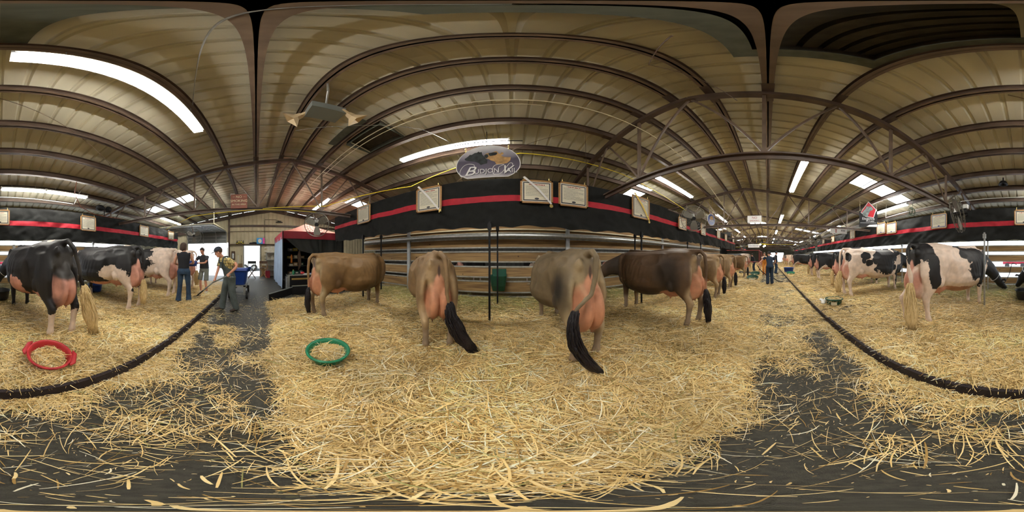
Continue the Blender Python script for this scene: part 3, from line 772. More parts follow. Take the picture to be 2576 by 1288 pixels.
def make_cow(label, pos, heading, H, coat_m, tailpath=None, switch=None, hair='hair_cream', sw=(.022, .065), group=None, collar=False, strands=70, voxel=.02, seed=0, eye=True, **kw):
    if voxel == .02: voxel = .0165
    """H: size factor; heading: plan vector of the nose"""
    root = thing('cow', label, 'cow', (pos[0], pos[1], pos[2] if len(pos) > 2 else .05), group)
    root.rotation_euler = (0, 0, math.atan2(heading[1], heading[0])); root.scale = (H, H, H)
    m = cow_body_mb(tail=tailpath, **kw)
    bo = organic(m, 'body', coat_m, root, voxel=voxel, smooth=6 if voxel < .018 else 5)
    me = bo.data; nv = len(me.vertices); co = np.zeros(nv * 3); me.vertices.foreach_get('co', co); co = co.reshape(-1, 3); ay = np.abs(co[:, 1])
    def dent(cx, cy, cz, rx, ry, rz, dy=0., dx=0., dz=0.):
        w = np.clip(1 - ((co[:, 0] - cx) / rx) ** 2 - ((ay - cy) / ry) ** 2 - ((co[:, 2] - cz) / rz) ** 2, 0, 1) ** 1.3
        co[:, 1] -= np.sign(co[:, 1]) * w * dy; co[:, 0] += w * dx; co[:, 2] += w * dz
    dent(.80, .34, 1.27, .20, .25, .14, dy=.055)           # hollow before the hook bone
    dent(.27, .25, 1.33, .17, .12, .07, dy=.03)            # between hook and pin
    dent(.60, .36, .92, .12, .22, .26, dy=.04)             # flank fold ahead of the thigh
    dent(1.50, .42, .90, .10, .25, .32, dy=.035)           # behind the shoulder
    dent(-.08, .150, .88, .20, .045, .26, dx=.07)          # crease between thigh and udder
    dent(-.08, .0, .70, .10, .022, .22, dx=.03)            # cleft of the udder
    dent(2.02, .2, 1.0, .10, .2, .3, dy=.03)
    rb = np.exp(-((co[:, 0] - 1.15) / .32) ** 2) * np.exp(-((co[:, 2] - 1.02) / .25) ** 2) * (ay > .2)
    co[:, 1] += np.sign(co[:, 1]) * rb * .0045 * np.sin((co[:, 0] + .25 * co[:, 2]) * 62)
    me.vertices.foreach_set('co', co.reshape(-1)); me.update()
    sp = switch or [(-.20, 0, .74), (-.20, 0, .6), (-.20, 0, .42), (-.20, 0, .24)]
    s = switch_mb(sp, sw[0], sw[1], strands, seed); me_o = s.build('tail_switch', M[hair], None, smooth=True); me_o.parent = root
    for s_ in (-1, 1):
        for x in (.095, 1.795):
            ox = (kw.get('hind_off', (0, 0))[0] if x < 1 else kw.get('front_off', (0, 0))[0]) * s_
            h = MB()
            for d in (-.027, .027): h.loft([(Vector((x + ox, s_ * .166 + d, .055)), Vector((.05, 0, 0)), Vector((0, .026, 0))), (Vector((x + ox + .015, s_ * .166 + d, -.03)), Vector((.075, 0, 0)), Vector((0, .030, 0)))], 10)
            q = h.build('hoof', M['hoof'], None, smooth=True); q.parent = root
    p = Vector(kw.get('poll', (2.78, 0, .72))); q_ = Vector(kw.get('nose', (3.02, 0, .30))); hd = q_ - p
    sd = Vector((-hd.y, hd.x, 0)); sd = sd.normalized() if sd.length > .05 else Vector((0, 1, 0))
    if eye:
        for s_ in (-1, 1):
            e = MB(); e.ell(p + hd * .30 + sd * s_ * .108 + Vector((.03, 0, .03)), (.02, .014, .02), 8, 6); q = e.build('eye', M['eye'], None, smooth=True); q.parent = root
    if collar:
        n = Vector(kw.get('neck', (2.45, 0, .98))); c = n.lerp(p, .55); u, v = frame(p - n); r = MB()
        pts = [c + u * math.cos(a) * .125 + v * math.sin(a) * .185 for a in [i / 24 * 6.2832 for i in range(25)]]
        r.tube(pts, .009, 6, cap=False); q = r.build('neck_chain', M['galv'], None, smooth=True); q.parent = root
    return root

PINK = (.56, .27, .20); PINKJ = (.50, .225, .125); WHITE = (.70, .56, .46); BLACK = (.012, .011, .012)
UD = [(.05, 0, .79, .27, .178, .31), (-.05, 0, .98, .12, .075, .20), (.50, 0, .64, .33, .19, .14)]
# brown coats: fawn with darker flanks and paler thigh backs, strengthened as painted rim light
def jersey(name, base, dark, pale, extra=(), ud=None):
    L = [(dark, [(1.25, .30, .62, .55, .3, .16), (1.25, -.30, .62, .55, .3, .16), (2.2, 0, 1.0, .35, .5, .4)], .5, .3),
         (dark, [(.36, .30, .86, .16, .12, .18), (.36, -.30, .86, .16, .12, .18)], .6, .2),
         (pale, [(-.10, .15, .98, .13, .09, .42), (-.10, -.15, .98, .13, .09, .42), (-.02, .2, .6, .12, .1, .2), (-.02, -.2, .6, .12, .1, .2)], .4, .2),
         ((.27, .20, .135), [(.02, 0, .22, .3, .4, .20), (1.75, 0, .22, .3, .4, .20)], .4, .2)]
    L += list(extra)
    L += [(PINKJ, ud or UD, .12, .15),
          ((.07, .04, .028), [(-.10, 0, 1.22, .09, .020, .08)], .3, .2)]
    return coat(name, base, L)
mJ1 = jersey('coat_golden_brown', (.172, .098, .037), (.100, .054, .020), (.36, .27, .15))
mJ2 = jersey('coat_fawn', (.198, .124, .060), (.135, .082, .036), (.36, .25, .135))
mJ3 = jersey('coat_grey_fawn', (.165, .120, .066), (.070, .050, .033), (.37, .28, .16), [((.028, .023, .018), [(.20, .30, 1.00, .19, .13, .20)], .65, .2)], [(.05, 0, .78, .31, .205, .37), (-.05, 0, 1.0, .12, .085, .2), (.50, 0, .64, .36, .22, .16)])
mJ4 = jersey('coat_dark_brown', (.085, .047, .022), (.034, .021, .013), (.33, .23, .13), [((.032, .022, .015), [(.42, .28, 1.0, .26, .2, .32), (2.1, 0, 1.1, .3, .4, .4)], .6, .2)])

JK = dict(sw=(.02, .06), hair='hair_black', udder=1.0)
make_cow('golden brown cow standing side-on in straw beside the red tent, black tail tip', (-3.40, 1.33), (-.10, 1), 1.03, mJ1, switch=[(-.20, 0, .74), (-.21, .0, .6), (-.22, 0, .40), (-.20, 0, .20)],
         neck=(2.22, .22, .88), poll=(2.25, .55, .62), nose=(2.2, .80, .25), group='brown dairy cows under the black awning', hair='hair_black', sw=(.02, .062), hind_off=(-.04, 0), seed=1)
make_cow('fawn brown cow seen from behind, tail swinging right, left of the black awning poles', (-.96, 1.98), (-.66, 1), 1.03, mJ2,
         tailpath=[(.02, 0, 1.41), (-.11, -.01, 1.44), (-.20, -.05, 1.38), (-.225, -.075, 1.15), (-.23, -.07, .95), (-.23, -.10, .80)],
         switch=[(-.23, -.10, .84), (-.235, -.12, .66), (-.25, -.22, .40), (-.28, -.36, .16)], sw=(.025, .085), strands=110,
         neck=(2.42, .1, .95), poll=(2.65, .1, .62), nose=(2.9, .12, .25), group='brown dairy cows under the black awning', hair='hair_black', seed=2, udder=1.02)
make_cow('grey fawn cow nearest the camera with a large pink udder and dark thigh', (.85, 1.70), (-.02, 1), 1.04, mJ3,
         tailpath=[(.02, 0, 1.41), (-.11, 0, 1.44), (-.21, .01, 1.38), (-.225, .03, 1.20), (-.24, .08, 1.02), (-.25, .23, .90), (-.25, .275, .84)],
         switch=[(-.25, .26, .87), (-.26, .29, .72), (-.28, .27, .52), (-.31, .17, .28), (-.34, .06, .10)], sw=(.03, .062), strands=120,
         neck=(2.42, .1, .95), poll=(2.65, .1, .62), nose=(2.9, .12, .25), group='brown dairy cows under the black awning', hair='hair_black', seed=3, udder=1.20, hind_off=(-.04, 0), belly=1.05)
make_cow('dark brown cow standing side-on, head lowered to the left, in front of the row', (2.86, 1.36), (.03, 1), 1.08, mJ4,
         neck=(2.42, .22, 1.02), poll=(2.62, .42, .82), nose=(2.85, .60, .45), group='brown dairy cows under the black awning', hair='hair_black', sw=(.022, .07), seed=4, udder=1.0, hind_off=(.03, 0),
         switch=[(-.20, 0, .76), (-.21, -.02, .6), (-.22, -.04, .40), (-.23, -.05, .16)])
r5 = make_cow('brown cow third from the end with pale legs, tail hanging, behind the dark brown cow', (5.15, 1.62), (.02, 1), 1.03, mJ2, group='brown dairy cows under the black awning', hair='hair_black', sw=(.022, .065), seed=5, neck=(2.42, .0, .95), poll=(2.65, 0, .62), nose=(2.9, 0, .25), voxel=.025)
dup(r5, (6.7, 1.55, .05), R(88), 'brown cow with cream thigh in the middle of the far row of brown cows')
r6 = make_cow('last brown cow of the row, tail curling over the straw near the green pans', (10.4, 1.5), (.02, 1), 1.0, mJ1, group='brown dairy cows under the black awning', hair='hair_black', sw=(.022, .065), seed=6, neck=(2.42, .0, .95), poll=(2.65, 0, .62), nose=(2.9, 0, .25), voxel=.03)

# black and white coats; local +y is the cow's left side
def holstein(name, base, layers, ud=PINK, after=()):
    return coat(name, base, [(c, b, .03, 1.15) for c, b in layers] + [(ud, UD, .12, .12)] + list(after))
mA = holstein('coat_mostly_black', BLACK, [
    (PINK, [(.92, .40, .70, .20, .25, .17), (.74, .38, .52, .18, .25, .12), (1.02, .38, .86, .05, .2, .05)]),
    (WHITE, [(.05, 0, .18, .25, .6, .33), (.02, -.16, .30, .2, .1, .2), (.14, .12, .36, .08, .12, .24), (.28, .05, 1.50, .10, .06, .05)]),
    (BLACK, [(.0, -.20, .50, .1, .09, .10), (.03, .18, .52, .10, .1, .10)])], after=[((.05, .047, .045), [(-.06, 0, 1.10, .30, .20, .19)], .15, .3)])
mB = holstein('coat_black_with_white_leg', BLACK, [
    (WHITE, [(.42, .28, .82, .38, .3, .22), (.10, .2, .66, .20, .2, .22), (.30, 0, .50, .30, .6, .36), (.62, .3, .80, .10, .3, .16), (.15, 0, 1.52, .22, .14, .05), (.05, 0, .2, .3, .6, .4), (1.75, 0, .13, .2, .6, .16), (1.84, .32, 1.26, .035, .2, .20)]),
    (PINK, [(.85, 0, .53, .45, .5, .11)])])
mC = holstein('coat_white_rump_black_front', WHITE, [
    (BLACK, [(1.30, 0, 1.05, .84, .8, .60), (1.9, 0, 1.2, .4, .8, .6), (.85, .3, 1.30, .25, .4, .25)]),
    (WHITE, [(.5, 0, .70, .3, .6, .30)])])
mD = coat('coat_cream_white', (.66, .52, .41), [(PINK, UD, .12, .1), ((.5, .33, .22), [(1.5, 0, .6, .5, .5, .2)], .5, .2)])
# E: right side shows (-y)
mE = holstein('coat_white_with_black_saddle', (.72, .575, .475), [
    (BLACK, [(.10, -.05, 1.34, .17, .5, .22), (.20, -.25, 1.02, .13, .22, .34), (.25, -.25, .82, .10, .22, .15), (-.1, 0, 1.3, .15, .3, .25),
             (1.48, -.2, 1.18, .50, .6, .27), (1.52, -.2, .84, .30, .5, .36), (1.38, -.35, .98, .38, .4, .30), (1.05, -.2, 1.28, .20, .5, .20), (2.5, 0, .8, .55, .8, .60), (3.05, -.15, .36, .45, .5, .40), (2.05, -.1, 1.35, .3, .6, .16)]),
    ((.72, .575, .475), [(2.02, -.2, .88, .10, .3, .30), (1.30, -.3, .66, .19, .3, .13)]),
    ((.42, .215, .15), [(.95, 0, .60, .42, .4, .13)])])
mF = holstein('coat_white_with_black_patches', (.74, .60, .50), [
    (BLACK, [(.30, -.05, 1.50, .20, .12, .06), (-.02, -.2, 1.20, .085, .15, .13), (.50, -.3, 1.24, .17, .2, .12), (.44, -.3, 1.12, .07, .2, .12), (.60, -.3, 1.03, .10, .2, .10), (.78, -.3, 1.06, .06, .2, .08),
             (1.15, -.2, 1.16, .42, .6, .32), (1.22, -.2, .88, .42, .6, .26), (1.45, -.2, 1.28, .32, .6, .24), (1.78, -.15, 1.38, .16, .4, .14), (2.35, 0, 1.0, .42, .8, .62), (1.86, -.2, .75, .20, .4, .26), (1.80, -.18, .42, .08, .2, .34)]),
    ((.74, .60, .50), [(1.83, -.2, 1.10, .15, .3, .17), (1.60, -.15, 1.44, .06, .3, .10), (1.0, 0, .58, .6, .5, .09), (1.78, 0, .12, .2, .5, .13)])])
grp = 'black and white dairy cows under the other black awning'
HK = dict(group=grp, neck=(2.45, .0, 1.0), poll=(2.72, 0, .68), nose=(2.98, 0, .28))
make_cow('mostly black cow with pink belly patch and swinging cream tail, behind the red pan', (-1.0, -2.44), (.22, -1), 1.17, mA, collar=True, seed=10, hair='hair_cream', strands=120,
         tailpath=[(.02, 0, 1.41), (-.11, 0, 1.44), (-.20, -.03, 1.34), (-.21, -.10, 1.12), (-.21, -.15, .92), (-.21, -.20, .82)],
         switch=[(-.21, -.19, .84), (-.22, -.22, .68), (-.24, -.28, .42), (-.26, -.32, .14)], sw=(.028, .095), group=grp, neck=(2.45, .12, .98), poll=(2.72, .30, .66), nose=(2.98, .42, .34), udder=1.08, hind_off=(.03, 0))
make_cow('black cow with pinkish white hind leg and flank, second along from the red pan', (-3.08, -2.80), (.12, -1), 1.17, mB, seed=11, sw=(.025, .08), udder=.95, hind_off=(.02, 0), **HK)
make_cow('white cow with black front half, behind the woman in blue jeans', (-4.88, -2.75), (.02, -1), 1.17, mC, seed=12, sw=(.02, .06), udder=.95, **HK)
make_cow('cream white cow between the woman and the man in grey shorts', (-6.35, -2.65), (-.02, -1), 1.15, mD, seed=13, sw=(.03, .10), udder=.95, voxel=.03, **HK)
make_cow('white cow with black saddle and neck, feeding head down beside two galvanised posts', (2.02, -2.55), (-.30, -1), 1.16, mE, collar=True, seed=14, strands=120,
         tailpath=[(.02, 0, 1.41), (-.11, -.01, 1.44), (-.19, -.06, 1.34), (-.20, -.11, 1.10), (-.20, -.14, .9), (-.20, -.15, .78)],
         switch=[(-.20, -.15, .82), (-.21, -.17, .62), (-.22, -.22, .36), (-.24, -.27, .12)], sw=(.03, .10), group=grp, neck=(2.50, -.08, .86), poll=(2.85, -.16, .50), nose=(3.22, -.22, .20), udder=1.08, hind_off=(-.12, 0))
make_cow('white cow with large black patches and bushy cream tail, near the green tub', (5.0, -2.60), (-.04, -1), 1.18, mF, seed=15, sw=(.03, .10), strands=110,
         switch=[(-.20, 0, .80), (-.22, 0, .62), (-.25, -.02, .40), (-.26, -.02, .22)], group=grp, neck=(2.42, .0, 1.05), poll=(2.68, 0, .80), nose=(2.95, 0, .45), udder=1.05, hind_off=(-.03, 0))
g0 = make_cow('black and white cow with pink udder next beyond the cow with large patches', (6.3, -2.85), (0, -1), 1.12, mB, seed=16, sw=(.025, .075), voxel=.03, **HK)
for x, y, l in ((9.5, -3.0, 'third black and white cow beyond the patched cow, tail over straw'), (11.0, -3.0, 'fourth black and white cow beyond the patched cow, shaded leg'), (16.3, -2.6, 'black cow with white leg standing past the blue tub'), (26, -2.7, 'distant black and white cow in the row of spotted cows, near its far end')):
    dup(g0, (x, y, .05), R(-90), l)
g1 = make_cow('pale cow standing beyond the green hay tray far down the row of spotted cows', (22.3, -2.8), (0, -1), 1.1, mC, seed=17, sw=(.02, .06), voxel=.035, **HK)
for x, l in ((24.2, 'pale fronted cow far down the row of spotted cows, before the last three'), (28.0, 'distant pale cow near the end of the row of spotted cows'), (30.0, 'farthest pale cow at the end of the row of spotted cows')): dup(g1, (x, -2.8, .05), R(-92), l)
for x, y, a, l in ((15.5, 1.9, 70, 'black and white cow behind the red pipe rails'), (17.6, 2.4, 95, 'second cow inside the red pipe rail pen')): dup(g1 if x < 16 else g0, (x, y, .1), R(a), l, group='cows in the red pipe pen')
# ------------------------------------------------------------------ awning fascias
def fascia(Y, x0, x1, label, z0=2.07, z1=3.17, st=(2.63, 2.77), out=-1, seed=0):
    xs = np.arange(x0, x1 + .04, .055); g = random.Random(seed)
    def wav(x, z):
        k = (z1 - z) / (z1 - z0)
        return (.035 * math.sin(x * 2.1 + seed) * k + .022 * math.sin(x * 5.3 + z * 3) * k + .10 * (float(fbm(x * 1.0, z * 1.4 + seed, 1.8)) - .5) + .05 * (float(vnoise(x + z * 1.5, z * .8 + seed, 5)) - .5) * (k + .3))
    def grid(za, zb, n, off, scal):
        m = MB(); V = []; F = []
        for x in xs:
            for j in range(n + 1):
                t = j / n; z = za + (zb - za) * t
                if scal and t < .35: z += .65 * scal * abs(math.sin(x * math.pi / .62)) ** 1.5 * (1 - t / .35) + .012 * math.sin(x * 3)
                if t > .9 and not scal: pass
                V.append((x, Y + out * (wav(x, z) + off), z))
        for i in range(len(xs) - 1):
            for j in range(n): a = i * (n + 1) + j; F.append((a, a + 1, a + n + 2, a + n + 1))
        m.add(V, F); return m
    t = thing('awning_fascia', label, 'awning', ((x0 + x1) / 2, Y, z0))
    grid(z0, z1, 22, 0, .05).build('cloth', M['cloth'], t, smooth=True)
    grid(st[0], st[1], 3, .006, 0).build('red_stripe', M['stripe'], t, smooth=True)
    m = MB(); m.bb((x0, Y - .02 - out * .05, z1 - .03), (x1, Y + .02 - out * .05, z1 + .005)); m.build('top_rail', M['black_metal'], t)
    return t
fascia(3.25, -6.15, 15.8, 'long black cloth fascia with a red stripe over the brown cows', seed=1)
fascia(-5.5, -10.6, 17.5, 'long black cloth fascia with a red stripe over the black and white cows', st=(2.54, 2.71), z0=2.02, z1=3.18, out=1, seed=2)
fascia(3.6, 22, 27, 'distant black fascia with a red stripe beyond the red pens', z0=2.1, z1=2.9, st=(2.45, 2.58), seed=5)
fascia(-5.5, 18.6, 34, 'far continuation of the black fascia over the row of spotted cows', z0=2.05, z1=3.05, st=(2.5, 2.65), out=1, seed=4)

# awning posts
def post(x, y, h, mt, label, r=.019, base=.02, slider=True):
    t = thing('awning_post', label, 'post', (x, y, base), 'awning posts')
    m = MB(); m.bb((x - r, y - r, base), (x + r, y + r, h)); m.build('pole', M[mt], t)
    m = MB(); m.bb((x - r * 2.2, y - r * 2.2, base), (x + r * 2.2, y + r * 2.2, base + .012)); m.build('foot', M[mt], t)
    if slider: m = MB(); m.bb((x - r * 2, y - r * 2, h - .16), (x + r * 2, y + r * 2, h - .04)); m.build('slider', M[mt], t)
    return t
for x, l in ((-4.2, 'thin black awning post behind the golden brown cow'), (-.45, 'thin black awning post standing in front of the green wall bin'), (3.3, 'thin black awning post behind the dark brown cow'), (7.4, 'thin black awning post among the far brown cows'), (10.8, 'thin black awning post near the last brown cow')):
    post(x, 3.24, 2.2, 'black_metal', l)
for x, l in ((-4.3, 'second black post behind the golden brown cow, nearer the plank wall'), (-.37, 'second black post right in front of the green wall bin, nearer the planks'), (3.9, 'second black post behind the dark brown cow, nearer the planks'), (7.7, 'second black post among the far brown cows, nearer the planks')):
    post(x, 4.15, 2.3, 'black_metal', l)
post(1.04, -4.20, 2.13, 'galv', 'galvanised post in front of the neck of the feeding white and black cow', .02)
post(1.32, -5.85, 2.3, 'galv', 'galvanised post set back behind the feeding cow\'s neck', .022)
m = MB(); m.bar((1.14, -5.45, 1.16), (1.34, -5.87, 1.26), .03, .02); tag(m.build('post_brace', M['galv']), 'short galvanised brace on the set-back post by the feeding cow', 'brace')
for i, (x, l) in enumerate(((-3.6, 'galvanised awning post behind the second black cow'), (5.2, 'galvanised awning post behind the patched cow'), (9.0, 'galvanised awning post by the third cow of the row of spotted cows'))): post(x, -5.6, 2.1, 'galv', l, .02)
m = MB(); m.cyl((-6.2, 4.862, 2.30), (7, 4.862, 2.30), .022, 8); tag(m.build('awning_pipe', M['cream_tube']), 'cream pipe running along the top of the plank wall under the awning', 'pipe')
m = MB(); m.tube([(-10, -5.6, 2.12), (-2, -5.6, 2.115), (5.2, -5.6, 2.12), (16, -5.6, 2.12)], .02, 6); tag(m.build('awning_pipe', M['cream_tube']), 'cream pipe running under the fascia of the black and white cows', 'pipe')
sp = MB(); sp.cyl((1.95, -5.6, 2.165), (2.25, -5.6, 2.165), .03, 8); tag(sp.build('orange_torch', M['orange']), 'orange plastic torch lying on the pipe above the feeding white and black cow', 'torch')

# ------------------------------------------------------------------ plank fences
def fence(Y, x0, x1, rows, posts, label, side, rails=True):
    t = thing('plank_fence', label, 'fence', ((x0 + x1) / 2, Y, .02)); xs = [x0] + posts + [x1]
    for (za, zb) in rows:
        for a, b in zip(xs[:-1], xs[1:]):
            m = MB(); m.bb((a + .015, Y - .02, za), (b - .015, Y + .02, zb)); m.build('plank', M['pine'], t)
        if rails:
            m = MB(); m.bb((x0, Y - .03, za - .03), (x1, Y + .03, za + .012)); m.bb((x0, Y - .03, zb - .012), (x1, Y + .03, zb + .03)); m.build('rail', M['galv_dull'], t)
    for p in posts:
        m = MB(); m.bb((p - .06, Y - .05 + side * .04, 0), (p + .06, Y + .03 + side * .04, rows[-1][1] + .05)); m.build('post', M['galv'], t)
    return t
zy = lambda y, Y: CH + Y * math.tan(el(y))
rowsN = [(zy(a, 4.9), zy(b, 4.9)) for a, b in ((757, 748), (735, 709), (697, 672), (658, 634), (622, 601))] + [(2.20, 2.55)]
fence(4.9, -6.2, 16, rowsN, [-3.55, 1.72, 6.4, 11.2], 'pine plank wall with metal rails behind the brown cows', -1)
m = MB(); m.cyl((-6.2, 4.80, 2.09), (-.62, 4.80, 2.09), .055, 14); m.cyl((-.58, 4.80, 2.09), (16, 4.80, 2.09), .055, 14); 
m2 = MB(); m2.cyl((-6.2, 4.80, 2.10), (16, 4.80, 2.10), .055, 14); tag(m2.build('steel_rail_pipe', M['galv'], smooth=True), 'shiny round steel pipe along the upper plank wall', 'pipe')
rowsS = [(.08, .22), (.31, .56), (.80, 1.02), (1.28, 1.53), (1.71, 1.94)]
fence(-7.0, -11.9, 30, rowsS, [-9.5, -4.7, -.6, 3.6, 8.4, 13.2, 18, 22.8], 'pine plank fence with daylight behind the black and white cows', 1)
m = MB()
for i in range(60): m.bb((-11.5 + i * .12, -7.9, 2.15), (-11.49 + i * .12, -7.88, 2.6))
# back pens north of the plank wall
f2 = MB(); f2.bb((-6, 5.1, .01), (16, 10.5, .06)); tag(f2.build('straw_floor', M['bed']), 'strip of straw floor seen through the gaps of the plank wall', 'straw', kind='stuff')
for i, (x, y, a, l) in enumerate(((-2.2, 6.6, 80, 'dark cow glimpsed through the gaps left of the black posts'), (1.3, 6.4, 100, 'dark cow glimpsed through the gaps behind the grey fawn cow'), (4.2, 6.5, 95, 'dark cow glimpsed through the planks behind the dark brown cow'))):
    dup(g0, (x, y, .05), R(a), l, group='cows behind the plank wall')

# green corner bin on the plank wall
b = thing('wall_bin', 'dark green plastic feed bin hooked on the plank wall behind the black posts', 'bin', (-.38, 4.62, .62))
m = MB(); m.loft([(Vector((-.38, 4.66, .50)), Vector((.17, 0, 0)), Vector((0, .12, 0))), (Vector((-.38, 4.62, .66)), Vector((.20, 0, 0)), Vector((0, .18, 0))), (Vector((-.38, 4.60, .95)), Vector((.235, 0, 0)), Vector((0, .22, 0))), (Vector((-.38, 4.60, .95)), Vector((.215, 0, 0)), Vector((0, .20, 0))), (Vector((-.38, 4.64, .60)), Vector((.16, 0, 0)), Vector((0, .14, 0)))], 20, e=.35, cap=True)
m.build('bin', M['tub_dgreen'], b)
m = MB(); m.bb((-.59, 4.80, .7), (-.17, 4.83, 1.12)); m.build('back_plate', M['tub_dgreen'], b)

# ------------------------------------------------------------------ certificates and ribbons
def cert(Y, x, z, w, h, label, grp, ribbon=None, seed=0, purple=False):
    o = 1 if Y < 0 else -1; g = random.Random(seed); ux = Vector((-o, 0, 0)); yy = Y + o * .075
    t = thing('framed_certificate', label, 'certificate', (x, yy, z - h / 2), grp)
    P = lambda a, b_, d=0: Vector((x, yy, z)) + ux * a + Vector((0, o * d, b_))
    def rect(m, a0, b0, a1, b1, d0, d1): 
        p = P(a0, b0, d0); q = P(a1, b1, d1); m.bb(p, q)
    m = MB(); e = .035
    for a0, b0, a1, b1 in ((-w / 2, -h / 2, w / 2, -h / 2 + e), (-w / 2, h / 2 - e, w / 2, h / 2), (-w / 2, -h / 2, -w / 2 + e, h / 2), (w / 2 - e, -h / 2, w / 2, h / 2)): rect(m, a0, b0, a1, b1, -.012, .016)
    m.build('frame', M['oak'], t)
    m = MB(); rect(m, -w / 2 + e, -h / 2 + e, w / 2 - e, h / 2 - e, -.01, .000); m.build('mat_board', M['mat_white'], t)
    m = MB(); k = e + .022; rect(m, -w / 2 + k, -h / 2 + k, w / 2 - k, h / 2 - k, 0, .003); m.build('mat_border', M['mat_dark'] if not purple else M['tub_blue'], t)
    m = MB(); k = e + .042; rect(m, -w / 2 + k, -h / 2 + k, w / 2 - k, h / 2 - k, 0, .006); m.build('paper', M['paper'], t)
    m = MB(); b_ = h / 2 - k - .035; a = -w * .24
    while a < w * .24:
        l = g.uniform(.008, .02); rect(m, a, b_ - g.uniform(.006, .012), a + l, b_ + g.uniform(.006, .014), .006, .0075); a += l + (.004 if g.random() > .2 else .016)
    hd = m.build('heading', M['ink_red'], t); hd['kind'] = 'stuff'
    m = MB(); b_ -= .035; n = 0
    while b_ > -h / 2 + k + .07:
        a = -w / 2 + k + .03; wmax = (w / 2 - k - .03) if g.random() > .25 else w * g.uniform(.0, .2)
        while a < wmax:
            l = g.uniform(.01, .035); rect(m, a, b_, min(a + l, w / 2 - k - .02), b_ + .0045, .006, .007); a += l + .006
        b_ -= .019
    if m.v: tx = m.build('text_lines', M['ink'], t); tx['kind'] = 'stuff'
    m = MB(); c = P(0, -h / 2 + k + .025, .008); m.ell(c, (.045, .003, .022), 12, 6); m.build('emblem', M['ink'] if not purple else M['tub_blue'], t)
    for s in (-1, 1):
        m = MB(); c = P(s * w * .38, h / 2 + .02, .004); m.ell(c, (.014, .008, .014), 8, 6); m.ell(c + Vector((0, 0, .02)), (.008, .006, .016), 8, 6); m.tube([c + Vector((0, 0, -.03)), c, c + Vector((0, 0, .06))], .004, 5); m.build('hook', M['brass'], t)
    if ribbon:
        mt, medal = ribbon
        p0 = P(-w * .40, h / 2 + .06, .03); p1 = P(w * .44, -h / 2 - .01, .04)
        r = thing('award_ribbon', 'yellow ribbon with a round gold medal hung across a certificate' if mt == 'ribbon_y' else ('white ribbon with a gold medal hung across the certificate right of the oval sign' if medal else 'broad white ribbon with a folded end across the certificate left of the oval sign'), 'ribbon', p0)
        m = MB(); mid = p0.lerp(p1, .5) + Vector((0, o * .012, .02)); m.loft([(p0, Vector((.020, 0, .012)), Vector((0, .003, 0))), (mid, Vector((.020, 0, .012)), Vector((0, .003, 0))), (p1, Vector((.016, 0, .008)), Vector((0, .003, 0)))], 8); m.build('band', M[mt], r)
        m = MB(); q = p1 + Vector((0, 0, -.045 if medal else -.03))
        if medal: m.lathe((0, 0, 0), [(.0001, -.004), (.035, -.004), (.038, 0), (.035, .004), (.0001, .004)], 16); m.v = [(q.x + a, q.y + c, q.z + b2) for a, b2, c in m.v]; m.build('medal', M['brass'], r)
        else: m.cyl(q + Vector((0, 0, .02)), q - Vector((0, 0, .03)), .012, 8); m.box(q + Vector((.02, o * .004, .02)), (.03, .003, .03)); m.build('clasp', M['brass'], r)
    return t
gN = 'certificates on the fascia over the brown cows'; gS = 'certificates on the fascia over the spotted cows'
def certpx(xc, yc, wpx, hpx, Y, label, grp, **k):
    p = on_y(xc, yc, Y); a = on_y(xc - wpx / 2, yc, Y); b_ = on_y(xc + wpx / 2, yc, Y); tt = on_y(xc, yc - hpx / 2, Y); bt = on_y(xc, yc + hpx / 2, Y)
    cert(Y, p.x, p.z, abs(b_.x - a.x), abs(tt.z - bt.z), label, grp, **k)
certpx(919, 540, 32, 44, 3.25, 'framed certificate at the fascia end nearest the red tent', gN, seed=1)
certpx(1082, 503, 62, 60, 3.25, 'framed certificate with a broad white ribbon, left of the oval sign', gN, seed=2, ribbon=('ribbon', False))
certpx(1349, 485, 80, 57, 3.25, 'wide framed certificate with a white ribbon and gold medal, right of the oval sign', gN, seed=3, ribbon=('ribbon', True))
certpx(1440, 493, 72, 58, 3.25, 'framed certificate without ribbon beside the gold medal one', gN, seed=4)
certpx(1608, 524, 43, 54, 3.25, 'framed certificate crossed by a yellow ribbon', gN, seed=5, ribbon=('ribbon_y', True))
for (x, y, w, h, l) in ((1713, 563, 20, 30, 'framed certificate seen through the big fan above the brown cows'), (1766, 578, 12, 28, 'framed certificate under the round blue sign'), (1805, 589, 8, 22, 'small framed certificate past the round blue sign'), (1824, 598, 5, 17, 'small framed certificate second from the far end of the fascia over the brown cows'), (1843, 602, 4, 15, 'small framed certificate at the far end of the fascia over the brown cows')):
    certpx(x, y, w, h, 3.25, l, gN, seed=x)
for (x, y, w, h, l) in ((2576, 548, 48, 38, 'framed certificate above the black rubber bucket'), (220, 563, 38, 37, 'framed certificate over the mostly black cow'), (360, 582, 23, 26, 'framed certificate over the second black cow'), (428, 593, 14, 20, 'framed certificate by the woman\'s head'),
                        (2364, 557, 40, 37, 'purple edged certificate beside the large tilted fan'), (2245, 574, 25, 28, 'right one of two certificates hung close together by the diamond banner'), (2219, 575, 22, 28, 'left one of two certificates hung close together by the diamond banner'),
                        (2147, 590, 12, 21, 'framed certificate over the patched cow\'s tail'), (2097, 602, 7, 14, 'small certificate further along the fascia over the spotted cows'), (2073, 607, 5, 12, 'small certificate near the farther fan')):
    certpx(x, y, w, h, -5.5, l, gS, seed=x, purple=x in (2364, 2245, 2219))

